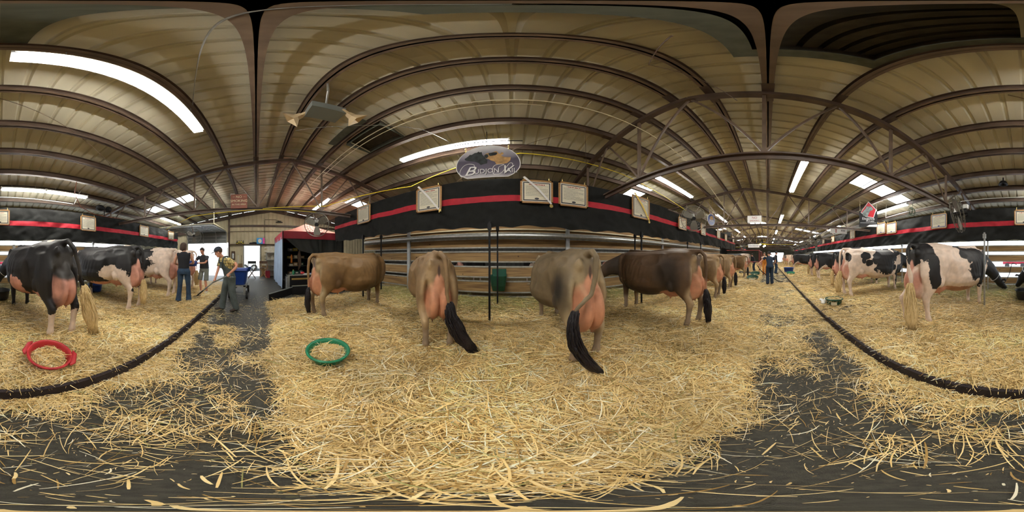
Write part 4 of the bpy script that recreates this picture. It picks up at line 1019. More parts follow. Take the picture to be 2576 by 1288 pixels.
# ------------------------------------------------------------------ hanging signs
def px(cx, cy, x0, y0, sc, Y, d=0): p = on_y(x0 + cx / sc, y0 + cy / sc, Y); p.y = Y - d; return p
sg = thing('oval_cow_sign', 'oval grey sign with black and tan cow heads over the fascia over the brown cows', 'sign', (-.48, 3.2, 3.19))
YS = 3.2
def sgmat():
    m_, nt, b_ = new_mat('sign_face'); N = nt.nodes; L = nt.links
    tc = N.new('ShaderNodeTexCoord'); sx = N.new('ShaderNodeSeparateXYZ'); L.new(tc.outputs['Object'], sx.inputs[0])
    nz = N.new('ShaderNodeTexNoise'); nz.inputs['Scale'].default_value = 2.2; L.new(tc.outputs['Object'], nz.inputs[0])
    ad = N.new('ShaderNodeMath'); ad.operation = 'MULTIPLY_ADD'; ad.inputs[1].default_value = .3; L.new(nz.outputs['Fac'], ad.inputs[0]); L.new(sx.outputs[2], ad.inputs[2])
    r = N.new('ShaderNodeValToRGB'); e = r.color_ramp.elements; e[0].position = .16; e[0].color = (.55, .54, .58, 1); e[1].position = .98; e[1].color = (.72, .73, .75, 1)
    for p_, c_ in ((.26, (.16, .14, .20, 1)), (.62, (.10, .09, .13, 1)), (.80, (.36, .35, .42, 1))): q_ = e.new(p_); q_.color = c_
    L.new(ad.outputs[0], r.inputs[0]); L.new(r.outputs[0], b_.inputs['Base Color']); b_.inputs['Roughness'].default_value = .3
    return m_
M['sign_face'] = sgmat(); M['sign_white'] = mat('sign_white', (.85, .85, .85), .4); M['cow_tan'] = mat('sign_tan', (.48, .29, .12), .5, var=.3, scale=12); M['cow_black'] = mat('sign_black', (.012, .016, .017), .5, col2=(.05, .06, .065), scale=9)
def oval(k): 
    pts = []; 
    for i in range(61):
        a = R(-52 + i * (284 / 60)); pts.append((-.485 + .655 * k * math.cos(a), 3.52 + (.575 * k if math.sin(a) > 0 else .42 * k) * math.sin(a)))
    return pts
m = MB(); m.prism(oval(1.0), .014, o=(0, YS, 0)); m.build('sign_board', M['sign_white'], sg)
m = MB(); m.prism(oval(.972), .004, o=(0, YS - .014, 0)); m.build('sign_print', M['sign_face'], sg)
def outline(pts, d, name, mt): 
    q = [px(a, b_, 1130, 330, 8.586, YS) for a, b_ in pts]; m = MB(); m.prism([(p.x, p.z) for p in q], .003, o=(0, YS - d, 0)); m.build(name, M[mt], sg)
outline([(340, 610), (380, 585), (425, 550), (450, 522), (490, 525), (560, 482), (600, 478), (640, 452), (665, 470), (705, 460), (722, 520), (760, 560), (830, 640), (820, 705), (740, 722), (685, 742), (640, 695), (560, 668), (470, 662), (380, 650), (348, 635)], .018, 'black_cow_head', 'cow_black')
outline([(755, 545), (775, 515), (810, 490), (850, 482), (900, 480), (960, 462), (1010, 440), (1050, 460), (1075, 500), (1110, 490), (1130, 465), (1178, 478), (1165, 515), (1120, 525), (1150, 550), (1200, 570), (1330, 572), (1320, 640), (1250, 700), (1100, 722), (1020, 725), (985, 665), (900, 640), (855, 610), (790, 592)], .019, 'tan_cow_head', 'cow_tan')
outline([(850, 490), (960, 470), (1030, 470), (1040, 500), (1000, 530), (890, 548), (862, 530)], .0225, 'tan_cow_face', 'cow_black')
outline([(755, 545), (790, 512), (840, 515), (850, 560), (820, 595), (780, 585)], .0228, 'tan_cow_muzzle', 'cow_black')
def stext(txt, cx, cy, size, shear=0, sx=1.0):
    p = px(cx, cy, 1130, 330, 8.586, YS)
    for k_, mt, d in ((1.0, 'sign_white', .026), ):
        cu = None; mb = text_mb(txt, size, (p.x, YS - d, p.z), (1, 0, .0), (shear, 0, 1), .002, 'LEFT', sx); mb.build('lettering', M[mt], sg)
    mb = text_mb(txt, size, (p.x + .012, YS - .022, p.z - .008), (1, 0, 0), (shear, 0, 1), .001, 'LEFT', sx); mb.build('lettering_shadow', M['cow_black'], sg)
stext('B', 320, 985, .36, .45, 1.1); stext('UDJON', 545, 935, .165, 0, .93); stext('V', 1085, 925, .34, .45, 1.0); stext('AIL', 1225, 900, .165, 0, .95)
for pts in ([(345, 985), (270, 1000), (235, 930), (270, 830), (350, 750), (450, 725), (540, 740), (550, 780)], [(1060, 860), (1080, 780), (1190, 730), (1010, 740), (940, 820), (960, 930), (1040, 950), (1140, 900), (1240, 780), (1310, 700), (1365, 705), (1370, 740)]):
    m = MB(); m.tube(smooth_path([px(a, b_, 1130, 330, 8.586, YS, .026) for a, b_ in pts], 5), .0065, 5); m.build('swash', M['sign_white'], sg)
m = MB(); p0 = px(800, 880, 1130, 330, 8.586, YS, .026); m.box(px(1055, 890, 1130, 330, 8.586, YS, .026), (.02, .002, .006)); m.build('hyphen', M['sign_white'], sg)
for a, b_ in ((360, 480), (1288, 405)):
    p = px(a, b_, 1130, 330, 8.586, YS, .01); m = MB(); m.tube([p, p + Vector((0, 0, .06)), p + Vector((0, 0, .15))], .010, 6); m.ell(p + Vector((0, 0, .05)), (.016, .01, .02), 8, 6); m.ell(p + Vector((0, 0, .12)), (.02, .01, .02), 8, 6); m.build('chain', M['brass'], sg)
ba = px(95, 330, 1130, 330, 8.586, YS); bb_ = px(1585, 212, 1130, 330, 8.586, YS)
m = MB(); zc = (ba.z + bb_.z) / 2 + .0; m.cyl((ba.x, 3.19, zc), (bb_.x, 3.19, zc), .012, 6); m.cyl((-.5, 3.19, zc), (-.5, 3.19, 4.58), .008, 5); m.cyl((-.5, 3.19, zc), (-.5, 3.19, 4.05), .008, 5); m.build('hanging_bar', M['black_metal'], sg)

# no smoking sign on the near truss
ns = thing('no_smoking_sign', 'brown no smoking sign with cream letters on the truss by the overhead door', 'sign', (-4.86, -.51, 3.0))
M['sign_brown'] = mat('sign_brown', (.20, .055, .028), .5, var=.15); M['cream_ink'] = mat('cream_ink', (.70, .60, .38), .5)
m = MB(); m.bb((-4.87, -.76, 2.97), (-4.85, -.26, 3.44)); m.build('sign_board', M['sign_brown'], ns)
for t_, z, s in (('NO', 3.315, .115), ('SMOKING', 3.18, .115), ('IN THIS AREA', 3.075, .07)):
    text_mb(t_, s, (-4.847, -.51, z), (0, 1, 0), (0, 0, 1), .001, 'CENTER', 1.0).build('lettering', M['cream_ink'], ns)
for y in (-.70, -.38): m = MB(); m.bb((-4.849, y, 3.35), (-4.846, y + .07, 3.356)); m.build('dash', M['cream_ink'], ns)
# white sign on the second truss
ws = thing('small_white_sign', 'white sign with red lettering on the truss far above the aisle', 'sign', (7.5, .6, 3.0))
m = MB(); m.bb((7.5, .30, 3.06), (7.52, .95, 3.40)); m.build('sign_board', M['sign_white'], ws)
text_mb('NO', .15, (7.497, .62, 3.25), (0, -1, 0), (0, 0, 1), .001).build('lettering', M['ink_red'], ws)
text_mb('SMOKING', .10, (7.497, .62, 3.12), (0, -1, 0), (0, 0, 1), .001).build('lettering', M['ink_red'], ws)

# black banner with red diamond and cow
ban = thing('diamond_banner', 'black banner with a grey cow on a red diamond, above the spotted cows', 'sign', (6.05, -4.28, 2.83))
bc = Vector((6.05, -4.28, 2.83)); bn = Vector((-.86, .5, 0)).normalized(); bu = Vector((-bn.y, bn.x, 0)); 
if bu.dot(Vector((0, -1, 0))) < 0: bu = -bu
bu = -bu if (bu.cross(Vector((0, 0, 1)))).dot(bn) < 0 else bu
def bpoly(pts, d, t_, name, mt):
    m = MB(); m.prism([(a * .8, b_ * .95) for a, b_ in pts], t_, o=bc + bn * d, ux=bu, uy=(0, 0, 1)); m.build(name, M[mt], ban)
W_ = .52
M['banner_black'] = mat('banner_black', (.014, .014, .015), .35); M['banner_red'] = mat('banner_red', (.50, .02, .03), .35); M['banner_grey'] = mat('banner_grey', (.10, .13, .125), .4, col2=(.3, .33, .32), scale=8)
bpoly([(-W_, 0), (W_, 0), (W_, .80), (-W_, .80)], .0, .02, 'banner_board', 'banner_black')
bpoly([(-.44, .72), (0, 1.30), (.46, .88), (.30, .45), (-.15, .50)], .022, .006, 'diamond_edge', 'sign_white')
bpoly([(-.41, .73), (0, 1.26), (.42, .88), (.28, .48), (-.12, .53)], .030, .006, 'diamond', 'banner_red')
bpoly([(-.36, .72), (-.14, .95), (-.12, 1.06), (.0, 1.02), (.14, 1.05), (.26, .92), (.22, .84), (.10, .80), (.0, .62), (-.05, .50), (-.3, .55)], .038, .006, 'cow_picture', 'banner_grey')
bpoly([(-.46, .20), (.46, .20), (.46, .212), (-.46, .212)], .024, .003, 'border_line', 'sign_white')
for t_, a, b_, s in (('Elegance', -.0, .34, .165), ('PICTURES', .08, .24, .085), ('PHOTOGRAPHY', 0, .10, .07)):
    text_mb(t_, s, bc + bn * .028 + bu * a + Vector((0, 0, b_)), bu, (0, 0, 1), .001, 'CENTER').build('lettering', M['sign_white'], ban) if t_ != 'PHOTOGRAPHY' else None
m = MB(); m.prism([(-.1, .01), (.40, .01), (.40, .13), (.05, .10)], .003, o=bc + bn * .024, ux=bu, uy=(0, 0, 1)); m.build('white_corner', M['sign_white'], ban)
for a in (-.38, .38):
    m = MB(); p = bc + bu * a + Vector((0, 0, .74)); m.cyl(p, Vector((p.x, p.y, roofz(p.y) - .01)), .008, 5); m.build('chain', M['cream_tube'], ban)
# white sign behind
wb = thing('white_pennant_sign', 'white board with a small red figure, hung beyond the fascia over the spotted cows', 'sign', (9.6, -5.9, 3.1))
m = MB(); m.bb((9.7, -5.1, 2.98), (9.72, -3.9, 3.3)); m.build('board', M['sign_white'], wb)
for y in (-4.0, -5.0): m = MB(); m.cyl((9.71, y, 3.3), (9.71, y, roofz(y) - .01), .006, 4); m.build('hanger', M['galv'], wb)
m = MB(); m.bb((9.69, -4.35, 3.05), (9.70, -4.25, 3.1)); m.bb((9.69, -4.33, 3.13), (9.70, -4.27, 3.2)); m.bb((9.69, -4.36, 3.21), (9.70, -4.24, 3.25)); m.build('red_figure', M['ink_red'], wb)
m = MB(); 
for i in range(4): m.bb((9.69, -4.95 + i * .08, 3.15), (9.70, -4.90 + i * .08, 3.22))
m.build('dark_marks', M['ink'], wb)
# round blue sign
rs = thing('round_blue_sign', 'round blue sign with a tan cow and white lettering, above the brown cows', 'sign', (6.55, 2.9, 2.9))
c = on_y(1789, 553, 2.95); m = MB(); n_ = Vector((-.28, -.96, 0)).normalized(); uu = Vector((-n_.y, n_.x, 0)) * -1
if (uu.cross(Vector((0, 0, 1)))).dot(n_) < 0: uu = -uu
circ = lambda r, k=28: [(r * math.cos(2 * math.pi * i / k), r * math.sin(2 * math.pi * i / k)) for i in range(k)]
for r, d, mt, nm in ((.33, 0, 'sign_white', 'rim'), (.30, .016, 'tub_blue', 'face')):
    m = MB(); m.prism(circ(r), .012, o=c + n_ * d, ux=uu, uy=(0, 0, 1)); m.build(nm, M[mt], rs)
m = MB(); m.prism([(-.12, .0), (-.16, .1), (-.05, .2), (.08, .22), (.12, .12), (.2, .05), (.1, .02)], .004, o=c + n_ * .03, ux=uu, uy=(0, 0, 1)); m.build('cow_picture', M['cow_tan'], rs)
text_mb('JERSEY', .14, c + n_ * .033 + Vector((0, 0, -.11)), uu, (0, 0, 1), .001).build('lettering', M['sign_white'], rs)
for s in (-.12, .12): m = MB(); q_ = c + uu * s; m.cyl(q_ + Vector((0, 0, .3)), Vector((q_.x, q_.y, roofz(q_.y) - .01)), .008, 5); m.build('chain', M['brass'], rs)
wr = thing('white_banner_far', 'narrow white banner hanging above the red pipe pens', 'banner', (20, 2, 2.6)); wr.name = 'white_banner'
m = MB(); m.bb((20, 1.05, 2.55), (20.02, 2.45, 2.95)); m.build('cloth', M['sign_white'], wr)
for y in (1.1, 2.4): m = MB(); m.cyl((20.01, y, 2.95), (20.01, y, roofz(y) - .01), .006, 4); m.build('hanger', M['galv'], wr)
m = MB()
for i in range(12): m.bb((19.99, 1.2 + i * .1, 2.7), (19.995, 1.26 + i * .1, 2.8))
o_ = m.build('marks', M['ink'], wr)

# ------------------------------------------------------------------ fans
M['blade'+'_m'] = mat('fan_blade', (.20, .19, .16), .4, metal=.6)
def fan(c, rad, nrm, label, hang):
    c = Vector(c); n_ = Vector(nrm).normalized(); u, v = frame(n_); t = thing('barn_fan', label, 'fan', c, 'barn fans')
    m = MB()
    for k_, (rr, dd) in enumerate(((1.0, .0), (.96, .09), (.80, .14), (.60, .165), (.38, .175), (.96, -.09), (.80, -.13), (.60, -.15), (.38, -.155))):
        m.ring(c + n_ * dd * rad * 1.6, rad * rr, .0032 if k_ else .010, n_, 32, 4)
    ns_ = 26
    for i in range(ns_):
        a = 2 * math.pi * i / ns_; d = u * math.cos(a) + v * math.sin(a)
        for s in (1, -1):
            m.tube([c + n_ * s * .175 * rad * 1.6 + d * rad * .15, c + n_ * s * .165 * rad * 1.6 + d * rad * .6, c + n_ * s * .09 * rad * 1.6 + d * rad * .96, c + d * rad], .0022, 3, cap=False)
    m.build('cage', M['cage'], t)
    for i in range(3):
        a = 2 * math.pi * i / 3 + .5; d = u * math.cos(a) + v * math.sin(a); e = n_.cross(d); m = MB(); P = []
        for r_, w_ in ((.16, .12), (.45, .25), (.75, .31), (.90, .22)):
            for s in (-1, 1): P.append(c + d * rad * r_ + (e * s + n_ * s * .45).normalized() * rad * w_)
        m.add(P + [p + n_ * .004 for p in P], [(0, 1, 3, 2), (2, 3, 5, 4), (4, 5, 7, 6), (8, 10, 11, 9), (10, 12, 13, 11), (12, 14, 15, 13)]); m.build('blade', M['blade_m'], t)
    m = MB(); m.cyl(c - n_ * rad * .5, c - n_ * rad * .12, rad * .17, 14); m.cyl(c - n_ * rad * .1, c + n_ * rad * .2, rad * .10, 12); m.build('motor', M['black_metal'], t, smooth=False)
    m = MB(); m.bb(c - n_ * rad * .45 + Vector((-.05, -.05, rad * .17)), c - n_ * rad * .45 + Vector((.05, .05, rad * .17 + .10))); m.build('switch_box', M['white_paint'], t)
    m = MB(); b0 = c - n_ * rad * .35; m.bar(b0, Vector(hang), .035, .035); m.build('bracket', M['steel_brown'], t)
    return t
fan((-4.55, 1.78, 2.46), .37, (.95, -.33, -.08), 'round wire fan in front of the red tent roof', (-4.93, 1.8, 2.98))
fan((-7.6, -3.05, 2.52), .37, (.93, .36, -.05), 'round wire fan in front of the open overhead door', (-8.1, -3.4, 3.25))
fan((4.3, 2.1, 2.62), .39, (-.75, -.65, -.10), 'big dark wire fan over the awning of the dark brown cow', (4.6, 3.27, 3.16))
fan((1.50, -3.45, 2.50), .46, (.85, .45, -.25), 'large tilted wire fan above the feeding white and black cow', (2.08, -4.2, 2.98))
fan((10.3, -3.1, 2.60), .42, (-.95, .25, -.1), 'wire fan over the row of spotted cows, beyond the diamond banner', (10.6, -5.5, 3.17))
for x, y, l in ((15, -3.6, 'small distant fan over the row of spotted cows, first past the blue tub'), (19, -3.7, 'small distant fan over the row of spotted cows, further along'), (24, -3.8, 'smallest distant fan over the row of spotted cows'), (20, 3.1, 'small distant fan over the red pipe pens')):
    fan((x, y, 2.6), .42, (-.95, .25 if y < 0 else -.25, -.1), l, (x + .2, y, roofz(y) - .02))

# ------------------------------------------------------------------ roof fittings
fl = thing('flood_light', 'grey ballast box with two square floodlights under the roof', 'lamp', (-2.15, .95, 4.4))
c = Vector((-2.18, .98, 4.42)); m = MB(); m.bb(c - Vector((.17, .26, .09)), c + Vector((.17, .26, .09))); m.build('ballast_box', M['grey_metal'], fl)
M['flood'] = mat('flood_housing', (.52, .40, .24), .4)
def flood(c, d):
    d = Vector(d).normalized(); u, v = frame(d); m = MB()
    a = [(c, .045), (c + d * .10, .06), (c + d * .22, .155)]
    m.loft([(p, (u + v).normalized() * r * 1.25, (u - v).normalized() * r * 1.25) for p, r in a], 4, cap=False); m.loft([(c + d * .215, (u + v).normalized() * .18, (u - v).normalized() * .18), (c + d * .10, (u + v).normalized() * .06, (u - v).normalized() * .06)], 4, cap=False); m.cyl(c - d * .12, c, .045, 10); m.build('flood_head', M['flood'], fl)
    m = MB(); m.ell(c + d * .12, (.022, .022, .022), 8, 6); m.build('bulb', M['white_paint'], fl)
flood(c + Vector((-.18, -.30, -.04)), (-.35, -.75, -.6)); flood(c + Vector((.15, .30, -.06)), (.1, .85, -.75))
m = MB(); m.tube([(-1.7, .80, 4.83), (-1.75, .83, 4.6), (-2.0, .92, 4.5)], .016, 6); m.build('conduit', M['galv'], fl); m = MB(); m.tube([(-2.3, .75, 4.38), (-2.7, .62, 4.42), (-2.8, .6, 4.8)], .014, 6); m.build('conduit', M['galv'], fl)
# two conduits, wires and lines
def line(pts, r, mt, nm, label, cat='cable'):
    m = MB(); m.tube(pts, r, 6); tag(m.build(nm, M[mt], smooth=True), label, cat)
line([(-11.5, 2.02, 4.35), (0.3, 2.02, 4.38), (3.9, 1.9, 4.1), (7.4, 1.7, 3.3)], .011, 'cream_tube', 'conduit_pipe', 'thin cream conduit running along under the roof above the brown cows', 'pipe')
line([(-5.0, 2.12, 4.33), (0.4, 2.12, 4.36)], .008, 'cream_tube', 'conduit_pipe', 'second thinner conduit beside the cream one over the brown cows', 'pipe')
line([(-4.8, .2, 2.93), (-4.2, 1.9, 2.95), (-2.5, 3.5, 3.45), (0.2, 3.9, 4.35), (3, 3.7, 4.1), (6.0, 3.1, 3.3)], .011, 'yellow', 'yellow_line', 'yellow line stretched across behind the oval sign')
line([(-4.85, 1.9, 2.93), (-4.85, .2, 2.92), (-4.85, -2.0, 2.80), (-6.5, -4.0, 2.75)], .010, 'yellow', 'yellow_line', 'yellow line along the truss with the no smoking sign')
line([(-2.3, -4.53, 3.995), (-2.32, -4.7, 3.6), (-2.75, -5.1, 3.3), (-3.4, -5.2, 3.12), (-4.1, -5.2, 3.1), (-4.8, -5.2, 3.15)], .014, 'hose_red', 'hanging_hose', 'red brown hose looping down over the black cow fascia', 'hose')
line([(-2.5, -5.2, 3.40), (0, -5.2, 3.46), (3.3, -5.2, 3.45), (5.9, -5.2, 3.38)], .012, 'white_paint', 'white_pipe', 'thin white pipe just above the fascia over the spotted cows', 'pipe')
for i, (a, b_) in enumerate((((-2.54, -5.2, 3.4), (-2.9, -5.2, 4.2)), ((5.9, -5.2, 3.38), (5.85, -5.2, 4.1)))): line([a, b_], .010, 'white_paint', 'pipe_hanger', ('white hanger rod at the hose end of the thin white pipe', 'white hanger rod at the banner end of the thin white pipe')[i], 'rod')
line([(2.08, 4.2, 3.6), (1.2, 2.5, 4.2), (-.3, 3.7, 4.1), (-2.2, 4.2, 3.2)], .006, 'steel_light', 'thin_cable', 'thin brown cable sagging under the roof behind the oval sign')
line([(-3.2, .8, 4.7), (-2.6, 1.6, 4.62), (-1.6, 2.6, 4.5), (-1.3, 3.38, 4.49)], .006, 'galv', 'thin_cable', 'thin pale cable crossing the purlins toward the lamp')
line([(-3.4, -1.2, 4.65), (-2.2, -.9, 4.7), (0, .1, 4.75)], .006, 'galv', 'thin_cable', 'pale cable under the roof beside the largest lamp')
line([(2.1, .4, 4.5), (1.0, .9, 4.7), (.6, .4, 4.75)], .007, 'steel_light', 'thin_cable', 'brown cable curving down to the nearest truss')
line([(.2, -2.0, 4.55), (-2.6, -3.3, 4.2), (-4.9, -4.2, 3.1)], .007, 'steel_light', 'thin_cable', 'dark cable hanging in a long curve over the black cows')
line([(2.1, -1.9, 3.1), (7.6, -2.2, 3.2), (7.6, 1.5, 3.15)], .007, 'hose_green', 'green_cable', 'green cable strung between the first two trusses of the aisle')
hc = MB()
for i in range(6): hc.ring((3.4 + .03 * i, -4.2, 3.0 + .01 * i), .12 + .012 * (i % 3), .007, (.3, 1, .1 * (i - 3)), 18, 4)
hc.tube([(3.45, -4.2, 3.1), (3.45, -4.3, 3.6), (3.45, -4.53, 4.0)], .006, 5); tag(hc.build('hose_coil', M['hose_green']), 'coil of green hose hanging from the roof by the large tilted fan', 'hose')
sp_ = thing('round_speaker', 'small round dark speaker fixed between purlins above the fascia over the spotted cows', 'speaker', (.63, -4.9, 3.9))
m = MB(); m.lathe((.63, -4.9, 3.84), [(.02, .1), (.10, .08), (.15, -.03), (.135, -.03), (.05, .03), (.02, -.01)], 20); m.build('horn', M['black_metal'], sp_); m = MB(); m.cyl((.63, -4.9, 3.90), (.63, -4.9, 4.075), .02, 6); m.build('stem', M['black_metal'], sp_)
mo = thing('door_motor', 'black motor box with a drum on top of the fascia over the spotted cows', 'motor', (-3.9, -5.35, 3.25))
m = MB(); m.ell((-3.75, -5.3, 3.47), (.22, .13, .13), 14, 8); m.build('casing', M['black_metal'], mo, smooth=True); m = MB(); m.cyl((-4.1, -5.3, 3.47), (-4.22, -5.3, 3.47), .13, 14); m.build('drum', M['black_metal'], mo); m = MB(); m.cyl((-3.95, -5.3, 3.15), (-3.95, -5.3, 3.4), .02, 6); m.build('bracket', M['black_metal'], mo)
# roof vents
def vent(x0, x1, y0, y1, label, rim, depth, nsl):
    t = thing('roof_vent', label, 'vent', ((x0 + x1) / 2, (y0 + y1) / 2, roofz(y0) - .05)); z = min(roofz(y0), roofz(y1)) - .04; e = rim
    m = MB()
    for a in ((x0 - e, y0 - e, x1 + e, y0), (x0 - e, y1, x1 + e, y1 + e), (x0 - e, y0, x0, y1), (x1, y0, x1 + e, y1)): m.bb((a[0], a[1], z), (a[2], a[3], z + .06))
    m.build('rim', M['vent_rim'], t)
    m = MB()
    for a in ((x0 - .01, y0 - .01, x1 + .01, y0), (x0 - .01, y1, x1 + .01, y1 + .01), (x0 - .01, y0, x0, y1), (x1, y0, x1 + .01, y1)): m.bb((a[0], a[1], z + .05), (a[2], a[3], z + depth))
    m.bb((x0 - .02, y0 - .02, z + depth), (x1 + .02, y1 + .02, z + depth + .02)); m.build('shaft', M['vent_dark'], t)
    for i in range(nsl):
        y = y0 + (i + .5) * (y1 - y0) / nsl; m = MB(); m.bar((x0, y, z + depth * .55), (x1, y, z + depth * .55), (y1 - y0) / nsl * .8, .006, up=(0, .5, 1)); m.build('slat', M['vent_dark'], t)
    return t
M['vent_rim'] = mat('vent_rim', (.085, .092, .070), .7, var=.2); M['vent_dark'] = mat('vent_dark', (.045, .038, .026), .6, var=.3)
vent(.0, 1.02, -.78, .1, 'dark square roof opening with grey green rim straight overhead', .15, .5, 6)
vent(-3.44, -2.28, 2.16, 2.88, 'dark louvred roof vent between purlins beyond the floodlights', .02, .3, 8)
m = MB(); m.bb((-3.7, 1.75, 4.86), (-2.4, 1.95, 4.875)); tag(m.build('grey_patch_panel', M['vent_rim']), 'narrow grey patch panel on the ceiling beside the louvred vent', 'panel')
# hanging work bulbs far away
for i, (x, y, z) in enumerate(((20.5, .95, 2.95), (20.8, .55, 2.72), (20.4, .38, 2.78), (21.6, 1.5, 2.9))):
    b_ = thing('hanging_bulb', ('warm bare bulb hanging over the aisle, highest of the cluster', 'warm bare bulb hanging over the aisle, lowest of the cluster', 'warm bare bulb at the right of the hanging cluster', 'warm bulb hanging apart at the left of the cluster')[i], 'lamp', (x, y, z), 'hanging bulbs')
    m = MB(); m.ell((x, y, z), (.09, .09, .10), 12, 8); m.build('bulb', M['bulb'], b_, smooth=True); m = MB(); m.cyl((x, y, z + .08), (x, y, z + .16), .04, 8); m.build('socket', M['black_metal'], b_); m = MB(); m.cyl((x, y, z + .16), (x, y, roofz(y) - .005), .01, 4); m.build('cord', M['yellow'], b_)
line([(20.5, 5, 2.5), (20.5, 2.6, 2.75), (20.5, .9, 3.05), (20.8, -.5, 2.95), (21, -4, 3.0)], .018, 'yellow', 'yellow_line', 'yellow cord strung across the far aisle by the warm bulbs')
# ------------------------------------------------------------------ people
def ik(a, b, l1, l2, pole):
    a = Vector(a); b = Vector(b); d = b - a; L = min(d.length, (l1 + l2) * .999); dn = d.normalized(); b = a + dn * L
    x = (l1 * l1 - l2 * l2 + L * L) / (2 * L); h = math.sqrt(max(l1 * l1 - x * x, 0)); p = Vector(pole); p = (p - dn * p.dot(dn)).normalized()
    return a + dn * x + p * h, b
def limb(m, pts, rs, n=10, sub=3):
    P = smooth_path(pts, sub); k = len(P); R_ = []
    for i in range(k):
        t = i / (k - 1) * (len(rs) - 1); j = min(int(t), len(rs) - 2); R_.append(rs[j] + (rs[j + 1] - rs[j]) * (t - j))
    m.tube(P, R_, n)
def hand(m, w, d, n_, side, curl=.5, s=1.0):
    """w wrist, d forearm direction, n_ palm normal (fingers curl towards it), side: thumb side sign"""
    d = Vector(d).normalized(); n_ = Vector(n_); n_ = (n_ - d * n_.dot(d)).normalized(); t = d.cross(n_) * side
    m.loft([(w - d * .01, t * .026 * s, n_ * .019 * s), (w + d * .03 * s, t * .037 * s, n_ * .017 * s), (w + d * .075 * s, t * .041 * s, n_ * .015 * s), (w + d * .09 * s, t * .038 * s, n_ * .012 * s)], 12)
    for i, (o, L) in enumerate(((.030, .072), (.010, .080), (-.010, .075), (-.030, .058))):
        p = w + d * (.084 - .004 * abs(i - 1)) * s + t * o * s; a = 0; pts = [p - d * .02]; dd = d
        pts.append(p)
        for q, f in enumerate((.45, .32, .23)):
            a += curl * (1.0, 1.3, .9)[q] * (1 + .06 * i); dd = d * math.cos(a) + n_ * math.sin(a); p = p + dd * L * f * s; pts.append(p)
        m.tube(pts, [.0095 * s, .0098 * s, .0092 * s, .0085 * s, .0072 * s], 8)
    p = w + d * .025 * s + t * .028 * s; td = (d * .55 + t * .75 + n_ * (.2 + curl * .35)).normalized(); pts = [w + d * .012 * s + t * .012, p, p + td * .034 * s]
    td2 = (td * .75 + d * .5 + n_ * curl * .6).normalized(); pts.append(pts[-1] + td2 * .030 * s); m.tube(pts, [.013 * s, .013 * s, .0115 * s, .009 * s], 8)
def head(m, c, f, up, s=1.0):
    """c centre of skull, f facing, up"""
    f = Vector(f).normalized(); up = Vector(up); up = (up - f * up.dot(f)).normalized(); r = f.cross(up); rot = Matrix((f, r * -1, up)).transposed()
    P = lambda a, b, z: c + rot @ Vector((a * s, b * s, z * s))
    m.ell(P(-.012, 0, .025), (.098 * s, .078 * s, .100 * s), 16, 12, rot=rot)
    m.loft([(P(.022, 0, .02), rot @ Vector((.07, 0, 0)) * s, rot @ Vector((0, .066, 0)) * s), (P(.028, 0, -.04), rot @ Vector((.062, 0, 0)) * s, rot @ Vector((0, .060, 0)) * s), (P(.036, 0, -.085), rot @ Vector((.048, 0, 0)) * s, rot @ Vector((0, .046, 0)) * s), (P(.045, 0, -.115), rot @ Vector((.028, 0, 0)) * s, rot @ Vector((0, .026, 0)) * s)], 14)
    m.loft([(P(.083, 0, .018), rot @ Vector((.012, 0, 0)) * s, rot @ Vector((0, .010, 0)) * s), (P(.098, 0, -.012), rot @ Vector((.018, 0, 0)) * s, rot @ Vector((0, .015, 0)) * s), (P(.098, 0, -.03), rot @ Vector((.014, 0, 0)) * s, rot @ Vector((0, .017, 0)) * s)], 8)
    m.ell(P(.080, 0, -.063), (.012 * s, .026 * s, .007 * s), 10, 6, rot=rot); m.ell(P(.078, 0, -.074), (.012 * s, .022 * s, .007 * s), 10, 6, rot=rot)   # lips
    m.ell(P(.078, 0, .032), (.016 * s, .055 * s, .010 * s), 10, 6, rot=rot)                                                         # brow
    for q in (-1, 1): m.ell(P(-.005, q * .082, -.01), (.022 * s, .010 * s, .033 * s), 10, 8, rot=rot)
    return P, rot
